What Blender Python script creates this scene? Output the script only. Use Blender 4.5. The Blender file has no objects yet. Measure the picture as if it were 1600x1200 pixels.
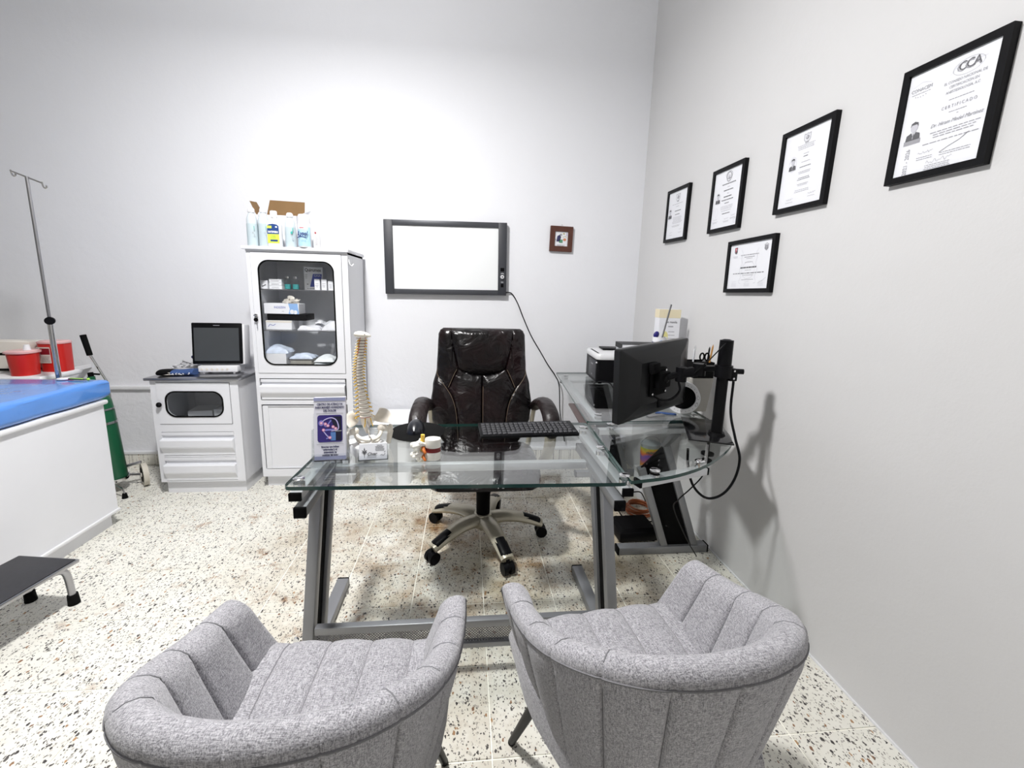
import bpy, bmesh, math, random
from mathutils import Vector, Matrix, Quaternion

SC = bpy.context.scene
COL = SC.collection
random.seed(7)

# ------------------------------------------------------------------ camera, light, exposure
CAM_H = 1.3354
def make_camera():
    pitch, roll, yaw = 0.17041920, 0.02581896, 0.09965840
    cy, sy = math.cos(yaw), math.sin(yaw)
    f = Vector((sy*math.cos(pitch), cy*math.cos(pitch), -math.sin(pitch)))
    rt = Vector((cy, -sy, 0)); up = rt.cross(f)
    c, s = math.cos(roll), math.sin(roll)
    r2 = c*rt + s*up; u2 = -s*rt + c*up
    cd = bpy.data.cameras.new('camera'); co = bpy.data.objects.new('camera', cd); COL.objects.link(co)
    cd.sensor_fit = 'HORIZONTAL'; cd.sensor_width = 36.0; cd.lens = 651.9507/1600*36
    cd.shift_x = (800-792.155)/1600; cd.shift_y = -(600-569.2286)/1600
    cd.clip_start = 0.02; cd.clip_end = 60
    m = Matrix((r2, u2, -f)).transposed().to_4x4(); m.translation = Vector((0, 0, CAM_H))
    co.matrix_world = m
    SC.camera = co
make_camera()

w = bpy.data.worlds.new('world'); SC.world = w; w.use_nodes = True
w.node_tree.nodes['Background'].inputs[0].default_value = (0.9, 0.93, 1.0, 1)
w.node_tree.nodes['Background'].inputs[1].default_value = 0.05
LAMP = Vector((-0.75, 1.32, 2.98))
SC.view_settings.view_transform = 'Standard'
SC.view_settings.look = 'None'
SC.view_settings.gamma = 1.0
SC.view_settings.use_curve_mapping = False
SC.view_settings.exposure = 0.0
def point_light(name, loc, power, radius, color):
    ld = bpy.data.lights.new(name, 'POINT'); ld.energy = power; ld.shadow_soft_size = radius; ld.color = color
    lo = bpy.data.objects.new(name, ld); COL.objects.link(lo); lo.location = loc
    return lo
point_light('ceiling_lamp_light', LAMP, 55, 0.10, (1.0, 0.985, 0.975))
ld = bpy.data.lights.new('ceiling_lamp_panel', 'AREA'); ld.shape = 'DISK'; ld.size = 0.26; ld.energy = 82; ld.color = (1.0, 0.985, 0.975)
lo = bpy.data.objects.new('ceiling_lamp_panel', ld); COL.objects.link(lo); lo.location = LAMP
point_light('rear_lamp_light', (-1.2, -2.6, 2.95), 22, 0.12, (1.0, 0.98, 0.96))

# ------------------------------------------------------------------ materials
MATS = {}
def nd(nt, t, **kw):
    n = nt.nodes.new(t)
    for k, v in kw.items(): setattr(n, k, v)
    return n
def mat(name, col, rough=0.5, metal=0.0, var=0.06, vscale=8.0, bump=0.0, bscale=200.0, spec=0.5, coat=0.0, emit=0.0, sss=0.0):
    if name in MATS: return MATS[name]
    m = bpy.data.materials.new(name); m.use_nodes = True; MATS[name] = m
    nt = m.node_tree; b = nt.nodes['Principled BSDF']
    b.inputs['Roughness'].default_value = rough; b.inputs['Metallic'].default_value = metal
    b.inputs['Specular IOR Level'].default_value = spec
    if coat: b.inputs['Coat Weight'].default_value = coat; b.inputs['Coat Roughness'].default_value = 0.1
    tc = nd(nt, 'ShaderNodeTexCoord')
    nz = nd(nt, 'ShaderNodeTexNoise'); nz.inputs['Scale'].default_value = vscale; nz.inputs['Detail'].default_value = 4
    nt.links.new(tc.outputs['Object'], nz.inputs['Vector'])
    mr = nd(nt, 'ShaderNodeMapRange'); mr.inputs['To Min'].default_value = 1-var; mr.inputs['To Max'].default_value = 1+var
    nt.links.new(nz.outputs['Fac'], mr.inputs['Value'])
    mx = nd(nt, 'ShaderNodeVectorMath', operation='SCALE'); mx.inputs[0].default_value = col[:3]
    nt.links.new(mr.outputs['Result'], mx.inputs['Scale'])
    nt.links.new(mx.outputs['Vector'], b.inputs['Base Color'])
    if emit:
        b.inputs['Emission Color'].default_value = (*col[:3], 1); b.inputs['Emission Strength'].default_value = emit
    if bump:
        bn = nd(nt, 'ShaderNodeTexNoise'); bn.inputs['Scale'].default_value = bscale; bn.inputs['Detail'].default_value = 3
        nt.links.new(tc.outputs['Object'], bn.inputs['Vector'])
        bp = nd(nt, 'ShaderNodeBump'); bp.inputs['Strength'].default_value = bump; bp.inputs['Distance'].default_value = 0.01
        nt.links.new(bn.outputs['Fac'], bp.inputs['Height']); nt.links.new(bp.outputs['Normal'], b.inputs['Normal'])
    return m
def glassmat(name, tint=(0.97, 0.99, 0.985), f0=0.045, rough=0.0):
    """thin clear sheet: straight-through transparency plus a Schlick reflection"""
    m = bpy.data.materials.new(name); m.use_nodes = True; MATS[name] = m
    nt = m.node_tree; nt.nodes.remove(nt.nodes['Principled BSDF']); out = nt.nodes['Material Output']
    g = nd(nt, 'ShaderNodeNewGeometry')
    dt = nd(nt, 'ShaderNodeVectorMath', operation='DOT_PRODUCT')
    nt.links.new(g.outputs['Incoming'], dt.inputs[0]); nt.links.new(g.outputs['Normal'], dt.inputs[1])
    ab = nd(nt, 'ShaderNodeMath', operation='ABSOLUTE'); nt.links.new(dt.outputs['Value'], ab.inputs[0])
    su = nd(nt, 'ShaderNodeMath', operation='SUBTRACT'); su.inputs[0].default_value = 1; nt.links.new(ab.outputs[0], su.inputs[1])
    pw = nd(nt, 'ShaderNodeMath', operation='POWER'); pw.inputs[1].default_value = 5; nt.links.new(su.outputs[0], pw.inputs[0])
    ma = nd(nt, 'ShaderNodeMath', operation='MULTIPLY_ADD'); ma.inputs[1].default_value = 1-f0; ma.inputs[2].default_value = f0
    nt.links.new(pw.outputs[0], ma.inputs[0])
    tr = nd(nt, 'ShaderNodeBsdfTransparent'); tr.inputs[0].default_value = (*tint, 1)
    gl = nd(nt, 'ShaderNodeBsdfGlossy'); gl.inputs['Roughness'].default_value = rough
    mx = nd(nt, 'ShaderNodeMixShader')
    nt.links.new(ma.outputs[0], mx.inputs[0]); nt.links.new(tr.outputs[0], mx.inputs[1]); nt.links.new(gl.outputs[0], mx.inputs[2])
    nt.links.new(mx.outputs[0], out.inputs[0])
    return m
def wallmat(name, col, rough_plaster):
    m = mat(name, col, 0.7, var=0.025, vscale=1.4)
    nt = m.node_tree; b = nt.nodes['Principled BSDF']
    tc = [n for n in nt.nodes if n.type == 'TEX_COORD'][0]
    n1 = nd(nt, 'ShaderNodeTexNoise'); n1.inputs['Scale'].default_value = 5; n1.inputs['Detail'].default_value = 6
    n2 = nd(nt, 'ShaderNodeTexNoise'); n2.inputs['Scale'].default_value = 140; n2.inputs['Detail'].default_value = 2
    for n in (n1, n2): nt.links.new(tc.outputs['Object'], n.inputs['Vector'])
    ad = nd(nt, 'ShaderNodeMath', operation='MULTIPLY_ADD'); ad.inputs[1].default_value = 0.05
    nt.links.new(n2.outputs['Fac'], ad.inputs[0]); nt.links.new(n1.outputs['Fac'], ad.inputs[2])
    hgt = ad.outputs[0]
    if rough_plaster:   # peeling, trowelled plaster low on the wall
        sx = nd(nt, 'ShaderNodeSeparateXYZ'); nt.links.new(tc.outputs['Object'], sx.inputs[0])
        mr = nd(nt, 'ShaderNodeMapRange'); mr.inputs['From Min'].default_value = 1.0; mr.inputs['From Max'].default_value = 0.5
        mr.inputs['To Min'].default_value = 0.0; mr.inputs['To Max'].default_value = 1.0
        nt.links.new(sx.outputs['Z'], mr.inputs['Value'])
        n3 = nd(nt, 'ShaderNodeTexNoise'); n3.inputs['Scale'].default_value = 16; n3.inputs['Detail'].default_value = 8; n3.inputs['Distortion'].default_value = 1.2
        nt.links.new(tc.outputs['Object'], n3.inputs['Vector'])
        mu = nd(nt, 'ShaderNodeMath', operation='MULTIPLY'); nt.links.new(mr.outputs[0], mu.inputs[0]); nt.links.new(n3.outputs['Fac'], mu.inputs[1])
        a2 = nd(nt, 'ShaderNodeMath', operation='ADD'); nt.links.new(hgt, a2.inputs[0]); nt.links.new(mu.outputs[0], a2.inputs[1]); hgt = a2.outputs[0]
    bp = nd(nt, 'ShaderNodeBump'); bp.inputs['Strength'].default_value = 0.35; bp.inputs['Distance'].default_value = 0.012
    nt.links.new(hgt, bp.inputs['Height']); nt.links.new(bp.outputs['Normal'], b.inputs['Normal'])
    return m
def terrazzo():
    m = bpy.data.materials.new('terrazzo'); m.use_nodes = True
    nt = m.node_tree; b = nt.nodes['Principled BSDF']; b.inputs['Roughness'].default_value = 0.42
    g = nd(nt, 'ShaderNodeNewGeometry')
    def mixc(fac, a, bcol):
        mx = nd(nt, 'ShaderNodeMix', data_type='RGBA')
        nt.links.new(fac, mx.inputs[0])
        for sock, v in ((mx.inputs[6], a), (mx.inputs[7], bcol)):
            if isinstance(v, tuple): sock.default_value = (*v, 1)
            else: nt.links.new(v, sock)
        return mx.outputs[2]
    def math1(op, a, v=None):
        n = nd(nt, 'ShaderNodeMath', operation=op)
        if isinstance(a, (int, float)): n.inputs[0].default_value = a
        else: nt.links.new(a, n.inputs[0])
        if v is not None:
            if isinstance(v, (int, float)): n.inputs[1].default_value = v
            else: nt.links.new(v, n.inputs[1])
        return n.outputs[0]
    def noise(scale, detail=3):
        n = nd(nt, 'ShaderNodeTexNoise'); n.inputs['Scale'].default_value = scale; n.inputs['Detail'].default_value = detail
        nt.links.new(g.outputs['Position'], n.inputs['Vector']); return n
    base = mixc(noise(9).outputs['Fac'], (0.70, 0.685, 0.61), (0.83, 0.82, 0.765))
    # distorted coordinates make the chips angular and uneven
    nn = noise(110, 2)
    off = nd(nt, 'ShaderNodeVectorMath', operation='SCALE'); off.inputs['Scale'].default_value = 0.010
    nt.links.new(nn.outputs['Color'], off.inputs[0])
    pos = nd(nt, 'ShaderNodeVectorMath', operation='ADD'); nt.links.new(g.outputs['Position'], pos.inputs[0]); nt.links.new(off.outputs[0], pos.inputs[1])
    col = base
    for sc, thr, keep, ca, cb, sq in ((135, 0.33, 0.20, (0.035, 0.03, 0.03), (0.10, 0.09, 0.085), 1.5),
                              (235, 0.34, 0.26, (0.05, 0.045, 0.04), (0.25, 0.23, 0.20), 1.4),
                              (150, 0.34, 0.22, (0.45, 0.43, 0.40), (0.60, 0.58, 0.52), 1.3),
                              (115, 0.30, 0.055, (0.22, 0.11, 0.06), (0.42, 0.25, 0.12), 1.6)):
        mp = nd(nt, 'ShaderNodeMapping'); mp.inputs['Scale'].default_value = (1, 1/sq, 0.0); mp.inputs['Rotation'].default_value = (0, 0, sc*0.37); mp.inputs['Location'].default_value = (sc*.13, sc*.07, 0)
        nt.links.new(pos.outputs[0], mp.inputs[0])
        v = nd(nt, 'ShaderNodeTexVoronoi'); v.inputs['Scale'].default_value = sc; v.inputs['Randomness'].default_value = 1.0
        nt.links.new(mp.outputs[0], v.inputs['Vector'])
        sx = nd(nt, 'ShaderNodeSeparateColor'); nt.links.new(v.outputs['Color'], sx.inputs[0])
        a = math1('LESS_THAN', v.outputs['Distance'], math1('MULTIPLY', sx.outputs['Green'], thr*2))
        k = math1('LESS_THAN', sx.outputs['Red'], keep)
        chip = mixc(sx.outputs['Blue'], ca, cb)
        col = mixc(math1('MULTIPLY', a, k), col, chip)
    # rust and dirt stains; the broad last one also paints in under-desk shade
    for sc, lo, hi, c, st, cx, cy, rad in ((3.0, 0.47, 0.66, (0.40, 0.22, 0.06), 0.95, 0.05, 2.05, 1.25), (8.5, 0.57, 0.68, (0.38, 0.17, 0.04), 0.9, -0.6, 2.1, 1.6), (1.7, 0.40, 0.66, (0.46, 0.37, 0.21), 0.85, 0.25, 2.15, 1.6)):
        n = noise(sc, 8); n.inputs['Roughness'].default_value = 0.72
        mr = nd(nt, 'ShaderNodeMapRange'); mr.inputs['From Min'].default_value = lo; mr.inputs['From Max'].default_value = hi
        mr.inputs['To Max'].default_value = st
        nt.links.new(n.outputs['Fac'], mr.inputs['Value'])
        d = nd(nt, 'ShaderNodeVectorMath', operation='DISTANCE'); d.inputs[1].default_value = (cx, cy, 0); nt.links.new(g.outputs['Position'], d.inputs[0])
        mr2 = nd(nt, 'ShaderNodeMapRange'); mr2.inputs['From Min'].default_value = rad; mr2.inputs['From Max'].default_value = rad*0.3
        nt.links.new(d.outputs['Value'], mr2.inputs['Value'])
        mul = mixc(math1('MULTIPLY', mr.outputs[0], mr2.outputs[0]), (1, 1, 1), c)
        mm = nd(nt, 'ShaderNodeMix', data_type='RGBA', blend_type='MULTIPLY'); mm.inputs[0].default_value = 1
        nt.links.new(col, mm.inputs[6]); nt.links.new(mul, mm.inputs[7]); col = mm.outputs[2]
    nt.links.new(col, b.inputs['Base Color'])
    return m
def fabricmat():
    m = bpy.data.materials.new('grey_woven_fabric'); m.use_nodes = True
    nt = m.node_tree; b = nt.nodes['Principled BSDF']; b.inputs['Roughness'].default_value = 0.95; b.inputs['Specular IOR Level'].default_value = 0.15
    b.inputs['Sheen Weight'].default_value = 0.25
    tc = nd(nt, 'ShaderNodeTexCoord'); hs = []
    for sc in ((75, 520, 520), (520, 75, 520), (520, 520, 75)):
        mp = nd(nt, 'ShaderNodeMapping'); mp.inputs['Scale'].default_value = sc; nt.links.new(tc.outputs['Object'], mp.inputs[0])
        n = nd(nt, 'ShaderNodeTexNoise'); n.inputs['Scale'].default_value = 1.0; n.inputs['Detail'].default_value = 3; n.inputs['Roughness'].default_value = 0.7
        nt.links.new(mp.outputs[0], n.inputs['Vector']); hs.append(n.outputs['Fac'])
    a = nd(nt, 'ShaderNodeMath', operation='ADD'); nt.links.new(hs[0], a.inputs[0]); nt.links.new(hs[1], a.inputs[1])
    a2 = nd(nt, 'ShaderNodeMath', operation='ADD'); nt.links.new(a.outputs[0], a2.inputs[0]); nt.links.new(hs[2], a2.inputs[1])
    cr = nd(nt, 'ShaderNodeValToRGB'); mr = nd(nt, 'ShaderNodeMapRange'); mr.inputs['From Min'].default_value = 1.0; mr.inputs['From Max'].default_value = 2.0
    nt.links.new(a2.outputs[0], mr.inputs['Value']); nt.links.new(mr.outputs[0], cr.inputs['Fac'])
    e = cr.color_ramp.elements; e[0].position = 0.25; e[0].color = (0.15, 0.148, 0.16, 1); e[1].position = 0.75; e[1].color = (0.52, 0.51, 0.54, 1)
    k = cr.color_ramp.elements.new(0.5); k.color = (0.33, 0.326, 0.346, 1)
    nt.links.new(cr.outputs[0], b.inputs['Base Color'])
    bp = nd(nt, 'ShaderNodeBump'); bp.inputs['Strength'].default_value = 0.4; bp.inputs['Distance'].default_value = 0.002
    nt.links.new(a2.outputs[0], bp.inputs['Height']); nt.links.new(bp.outputs['Normal'], b.inputs['Normal'])
    return m
def leathermat(name, c0, c1, rough=0.32):
    m = bpy.data.materials.new(name); m.use_nodes = True
    nt = m.node_tree; b = nt.nodes['Principled BSDF']; b.inputs['Roughness'].default_value = rough; b.inputs['Specular IOR Level'].default_value = 0.38
    tc = nd(nt, 'ShaderNodeTexCoord')
    n = nd(nt, 'ShaderNodeTexNoise'); n.inputs['Scale'].default_value = 7; n.inputs['Detail'].default_value = 6; nt.links.new(tc.outputs['Object'], n.inputs['Vector'])
    mx = nd(nt, 'ShaderNodeMix', data_type='RGBA'); mx.inputs[6].default_value = (*c0, 1); mx.inputs[7].default_value = (*c1, 1)
    mr = nd(nt, 'ShaderNodeMapRange'); mr.inputs['From Min'].default_value = 0.4; mr.inputs['From Max'].default_value = 0.75; nt.links.new(n.outputs['Fac'], mr.inputs['Value'])
    nt.links.new(mr.outputs[0], mx.inputs[0]); nt.links.new(mx.outputs[2], b.inputs['Base Color'])
    n2 = nd(nt, 'ShaderNodeTexNoise'); n2.inputs['Scale'].default_value = 11; n2.inputs['Detail'].default_value = 5; n2.inputs['Distortion'].default_value = 0.8
    nt.links.new(tc.outputs['Object'], n2.inputs['Vector'])
    bp = nd(nt, 'ShaderNodeBump'); bp.inputs['Strength'].default_value = 0.65; bp.inputs['Distance'].default_value = 0.025
    nt.links.new(n2.outputs['Fac'], bp.inputs['Height']); nt.links.new(bp.outputs['Normal'], b.inputs['Normal'])
    return m
def perfmat():
    m = bpy.data.materials.new('perforated_sheet'); m.use_nodes = True
    nt = m.node_tree; b = nt.nodes['Principled BSDF']; out = nt.nodes['Material Output']
    b.inputs['Base Color'].default_value = (0.20, 0.20, 0.215, 1); b.inputs['Metallic'].default_value = 0.6; b.inputs['Roughness'].default_value = 0.45
    g = nd(nt, 'ShaderNodeNewGeometry'); mp = nd(nt, 'ShaderNodeMapping'); mp.inputs['Rotation'].default_value = (0, math.radians(45), 0); mp.inputs['Scale'].default_value = (1, 0, 1)
    nt.links.new(g.outputs['Position'], mp.inputs[0])
    v = nd(nt, 'ShaderNodeTexVoronoi'); v.inputs['Scale'].default_value = 140; v.inputs['Randomness'].default_value = 0
    nt.links.new(mp.outputs[0], v.inputs['Vector'])
    lt = nd(nt, 'ShaderNodeMath', operation='LESS_THAN'); lt.inputs[1].default_value = 0.36; nt.links.new(v.outputs['Distance'], lt.inputs[0])
    tr = nd(nt, 'ShaderNodeBsdfTransparent'); mx = nd(nt, 'ShaderNodeMixShader')
    nt.links.new(lt.outputs[0], mx.inputs[0]); nt.links.new(b.outputs[0], mx.inputs[1]); nt.links.new(tr.outputs[0], mx.inputs[2]); nt.links.new(mx.outputs[0], out.inputs[0])
    return m

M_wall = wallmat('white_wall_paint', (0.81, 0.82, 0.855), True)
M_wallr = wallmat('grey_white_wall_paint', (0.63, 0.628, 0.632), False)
M_ceil = mat('ceiling_paint', (0.62, 0.62, 0.62), 0.8)
M_wallo = mat('grey_beige_wall_paint', (0.46, 0.45, 0.44), 0.75)
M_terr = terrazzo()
M_grout = mat('grout', (0.93, 0.915, 0.83), 0.7)
M_enam = mat('white_enamel', (0.755, 0.765, 0.80), 0.28, var=0.02)
M_enamd = mat('white_enamel_inside', (0.66, 0.67, 0.68), 0.5, var=0.02)
M_fab = fabricmat()
M_seam = mat('grey_seam_thread', (0.16, 0.16, 0.17), 0.9)
M_black = mat('black_plastic', (0.004, 0.004, 0.005), 0.40, spec=0.12)
M_blackm = mat('matte_black', (0.003, 0.003, 0.0035), 0.7, spec=0.08)
M_blackmetal = mat('black_metal', (0.004, 0.004, 0.0045), 0.4, spec=0.12)
M_rubber = mat('black_rubber', (0.004, 0.004, 0.004), 0.8, spec=0.10)
M_steel = mat('silver_painted_steel', (0.27, 0.275, 0.29), 0.38, 0.55, bump=0.05, bscale=400)
M_rail = mat('pale_silver_rail', (0.62, 0.63, 0.65), 0.3, 0.5)
M_chrome = mat('chrome', (0.72, 0.72, 0.73), 0.12, 1.0)
M_stain = mat('brushed_stainless', (0.42, 0.42, 0.44), 0.28, 1.0, bump=0.04, bscale=120)
M_champ = mat('champagne_metal', (0.52, 0.48, 0.38), 0.30, 0.35)
M_leath = leathermat('dark_brown_leather', (0.003, 0.0022, 0.0026), (0.012, 0.0045, 0.005), 0.25)
M_leathv = leathermat('brown_arm_leather', (0.010, 0.006, 0.0062), (0.018, 0.011, 0.011), 0.42)
M_stitch = mat('pale_stitching', (0.16, 0.12, 0.08), 0.7)
M_glass = glassmat('clear_glass', f0=0.12)
M_glassd = glassmat('cabinet_glass', (0.985, 0.99, 0.99), 0.04)
M_acryl = glassmat('clear_acrylic', (0.95, 0.96, 0.97), 0.05)
M_edge = mat('green_glass_edge', (0.006, 0.05, 0.042), 0.15, var=0.3, vscale=3)
M_paper = mat('white_paper', (0.78, 0.79, 0.83), 0.6, var=0.01)
M_ink = mat('dark_ink', (0.10, 0.10, 0.11), 0.7)
M_inkl = mat('grey_ink', (0.33, 0.33, 0.36), 0.7)
M_white = mat('white_plastic', (0.76, 0.765, 0.785), 0.35, var=0.02)
M_cream = mat('cream_plastic', (0.70, 0.66, 0.60), 0.5)
M_bone = mat('ivory_bone_plastic', (0.80, 0.75, 0.66), 0.4)
M_yell = mat('yellow_nerve_plastic', (0.85, 0.55, 0.07), 0.45)
M_red = mat('red_plastic', (0.55, 0.018, 0.014), 0.3)
M_card = mat('brown_cardboard', (0.20, 0.115, 0.045), 0.8, var=0.12, vscale=14)
M_green = mat('green_cylinder_paint', (0.008, 0.105, 0.045), 0.35)
M_blue = mat('blue_plastic_sheet', (0.085, 0.25, 0.66), 0.2, bump=1.0, bscale=6, coat=0.6, var=.12, vscale=5)
M_navy = mat('navy_cloth', (0.03, 0.07, 0.20), 0.85)

# ------------------------------------------------------------------ mesh builder
class MB:
    def __init__(s): s.v = []; s.f = []; s.mi = []; s.sm = []
    def add(s, vs, fs, m=0, smooth=False):
        o = len(s.v); s.v += [Vector(p) for p in vs]
        for f in fs: s.f.append([i+o for i in f]); s.mi.append(m); s.sm.append(smooth)
        return o
    def xf(s, mx, i0=0):
        for i in range(i0, len(s.v)): s.v[i] = mx @ s.v[i]
        return s
    def box(s, x0, x1, y0, y1, z0, z1, bev=0.0, seg=2, m=0, rot=None, mx=None):
        if bev <= 0:
            vs = [Vector((x, y, z)) for z in (z0, z1) for y in (y0, y1) for x in (x0, x1)]
            fs = [(0,2,3,1),(4,5,7,6),(0,1,5,4),(2,6,7,3),(0,4,6,2),(1,3,7,5)]; sm = False
        else:
            bm = bmesh.new(); bmesh.ops.create_cube(bm, size=1)
            for v in bm.verts: v.co = Vector(((x0+x1)/2+v.co.x*(x1-x0), (y0+y1)/2+v.co.y*(y1-y0), (z0+z1)/2+v.co.z*(z1-z0)))
            bmesh.ops.bevel(bm, geom=list(bm.edges), offset=bev, segments=seg, affect='EDGES', profile=0.5)
            bm.verts.index_update(); vs = [v.co.copy() for v in bm.verts]; fs = [[v.index for v in f.verts] for f in bm.faces]; bm.free(); sm = True
        if rot is not None:
            c = Vector(((x0+x1)/2, (y0+y1)/2, (z0+z1)/2)); R = rot.to_matrix() if hasattr(rot, 'to_matrix') else rot
            vs = [c + R @ (v-c) for v in vs]
        if mx is not None: vs = [mx @ v for v in vs]
        s.add(vs, fs, m, sm); return s
    def bar(s, p0, p1, wdt, hgt, up=(0,0,1), bev=0.0, m=0):
        p0, p1 = Vector(p0), Vector(p1); d = p1-p0; L = d.length; d.normalize()
        u = Vector(up); x = d.cross(u)
        if x.length < 1e-4: x = d.cross(Vector((1,0,0)))
        x.normalize(); u = x.cross(d)
        R = Matrix((x, d, u)).transposed().to_4x4(); R.translation = (p0+p1)/2
        return s.box(-wdt/2, wdt/2, -L/2, L/2, -hgt/2, hgt/2, bev=bev, m=m, mx=R)
    def loft(s, rings, cap0=True, cap1=True, m=0, smooth=True, closed=True):
        n = len(rings[0]); vs = [p for r in rings for p in r]; fs = []
        for i in range(len(rings)-1):
            for j in range(n if closed else n-1):
                a, b = i*n+j, i*n+(j+1) % n; fs.append((a, b, b+n, a+n))
        o = s.add(vs, fs, m, smooth)
        if closed and cap0: s.f.append([o+j for j in range(n)][::-1]); s.mi.append(m); s.sm.append(False)
        if closed and cap1: s.f.append([o+(len(rings)-1)*n+j for j in range(n)]); s.mi.append(m); s.sm.append(False)
        return s
    def tube(s, pts, r, n=8, m=0, flat=None, up=None):
        pts = [Vector(p) for p in pts]; rs = r if isinstance(r, (list, tuple)) else [r]*len(pts)
        t0 = (pts[1]-pts[0]).normalized()
        a = Vector(up) if up is not None else (Vector((0,0,1)) if abs(t0.z) < 0.9 else Vector((1,0,0)))
        x = t0.cross(a).normalized(); rings = []
        for i, p in enumerate(pts):
            t = (pts[min(i+1, len(pts)-1)]-pts[max(i-1, 0)]).normalized()
            x = (x - t*x.dot(t)).normalized(); y = t.cross(x)
            k = flat if flat else 1.0
            rings.append([p + x*math.cos(q)*rs[i] + y*math.sin(q)*rs[i]*k for q in [2*math.pi*j/n for j in range(n)]])
        return s.loft(rings, m=m)
    def cyl(s, p0, p1, r0, r1=None, n=20, m=0):
        return s.tube([p0, p1], [r0, r0 if r1 is None else r1], n=n, m=m)
    def lathe(s, prof, c=(0,0,0), n=24, m=0, sx=1, sy=1):
        c = Vector(c)
        rings = [[c+Vector((max(r,1e-5)*math.cos(2*math.pi*j/n)*sx, max(r,1e-5)*math.sin(2*math.pi*j/n)*sy, z)) for j in range(n)] for r, z in prof]
        return s.loft(rings, m=m)
    def ball(s, c, rx, ry=None, rz=None, n=16, m=0, rot=None):
        ry = rx if ry is None else ry; rz = rx if rz is None else rz; i0 = len(s.v)
        k = max(6, n//2)
        s.lathe([(math.sin(math.pi*i/k), -math.cos(math.pi*i/k)) for i in range(k+1)], n=n, m=m)
        M = Matrix.Translation(Vector(c)) @ (rot.to_matrix().to_4x4() if rot is not None else Matrix()) @ Matrix.Diagonal((rx, ry, rz, 1))
        return s.xf(M, i0)
    def prism(s, poly, a, b, axes='xyz', m=0, smooth=False):
        """poly in (axes[0], axes[1]), extruded along axes[2] from a to b"""
        ix = ['xyz'.index(c) for c in axes]
        def P(p, h):
            v = [0,0,0]; v[ix[0]] = p[0]; v[ix[1]] = p[1]; v[ix[2]] = h; return v
        n = len(poly); ar = sum(poly[i][0]*poly[(i+1)%n][1]-poly[(i+1)%n][0]*poly[i][1] for i in range(n))
        s.loft([[P(p, a) for p in poly], [P(p, b) for p in poly]], m=m, smooth=smooth); return s
    def plate(s, outer, inner, a, b, axes='xzy', m=0):
        ix = ['xyz'.index(c) for c in axes]
        def P(p, h):
            v = [0,0,0]; v[ix[0]] = p[0]; v[ix[1]] = p[1]; v[ix[2]] = h; return v
        R = [[P(p, a) for p in outer], [P(p, a) for p in inner], [P(p, b) for p in inner], [P(p, b) for p in outer]]
        n = len(outer); vs = [p for r in R for p in r]; fs = []
        for i in range(4):
            k = (i+1) % 4
            for j in range(n): fs.append((i*n+j, i*n+(j+1)%n, k*n+(j+1)%n, k*n+j))
        s.add(vs, fs, m, False); return s
    def build(s, name, mats, parent=None, fixn=True):
        me = bpy.data.meshes.new(name)
        org = Vector((0,0,0))
        if parent is not None and parent.name in WORLD: org = WORLD[parent.name]
        me.from_pydata([v-org for v in s.v], [], s.f)
        if not isinstance(mats, (list, tuple)): mats = [mats]
        for q in mats: me.materials.append(q)
        me.polygons.foreach_set('material_index', s.mi); me.polygons.foreach_set('use_smooth', s.sm)
        if fixn:
            bm = bmesh.new(); bm.from_mesh(me); bmesh.ops.recalc_face_normals(bm, faces=bm.faces)
            for e in bm.edges:
                if len(e.link_faces) == 2 and e.calc_face_angle(0) > 0.7: e.smooth = False
            bm.to_mesh(me); bm.free()
        o = bpy.data.objects.new(name, me); COL.objects.link(o)
        if name in FINE: o['kind'] = 'stuff'
        if parent is not None:
            o.parent = parent
            if parent.name in WORLD: WORLD[o.name] = org
        return o
WORLD = {}
FINE = {'print', 'side_print', 'seam', 'stitching', 'nerve', 'artery', 'keys', 'rim_marks', 'white_print', 'warning_label', 'small_label'}
def rr(cx, cy, w_, h_, r, n=6):
    r = min(r, w_/2-1e-5, h_/2-1e-5); out = []
    for qx, qy, a0 in ((1,1,0),(-1,1,90),(-1,-1,180),(1,-1,270)):
        for i in range(n+1):
            a = math.radians(a0+90*i/n); out.append((cx+qx*(w_/2-r)+r*math.cos(a), cy+qy*(h_/2-r)+r*math.sin(a)))
    return out
def thing(name, label, cat, loc=(0,0,0), rz=0.0, group=None, world=True):
    o = bpy.data.objects.new(name, None); COL.objects.link(o); o.empty_display_size = 0.05
    o.location = loc; o.rotation_euler = (0, 0, rz); tag(o, label, cat, group)
    if world: WORLD[o.name] = Vector(loc)
    return o
def tag(o, label, cat, group=None):
    o['label'] = label; o['category'] = cat
    if group: o['group'] = group
    return o
def solo(mb, name, mats, label, cat, loc, group=None):
    """a thing that is one mesh; its origin at loc"""
    for i in range(len(mb.v)): mb.v[i] = mb.v[i]-Vector(loc)
    o = mb.build(name, mats); o.location = loc
    return tag(o, label, cat, group)
def struct(o): o['kind'] = 'structure'; return o
def copy_tree(o, parent=None):
    c = o.copy(); COL.objects.link(c); c.parent = parent
    for ch in list(o.children): copy_tree(ch, c)
    return c
def textmesh(body, size, align='CENTER', bold=0.0, shear=0.0, space=1.0):
    cu = bpy.data.curves.new('lettering', 'FONT'); cu.body = body; cu.size = size; cu.align_x = align; cu.align_y = 'CENTER'
    cu.offset = bold; cu.shear = shear; cu.space_character = space; cu.resolution_u = 2; cu.fill_mode = 'FRONT'
    ob = bpy.data.objects.new('lettering', cu); COL.objects.link(ob)
    bpy.context.view_layer.update()
    dg = bpy.context.evaluated_depsgraph_get(); me = bpy.data.meshes.new_from_object(ob.evaluated_get(dg))
    vs = [v.co.copy() for v in me.vertices]; fs = [list(p.vertices) for p in me.polygons]
    bpy.data.objects.remove(ob); bpy.data.meshes.remove(me); bpy.data.curves.remove(cu)
    return vs, fs
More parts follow.
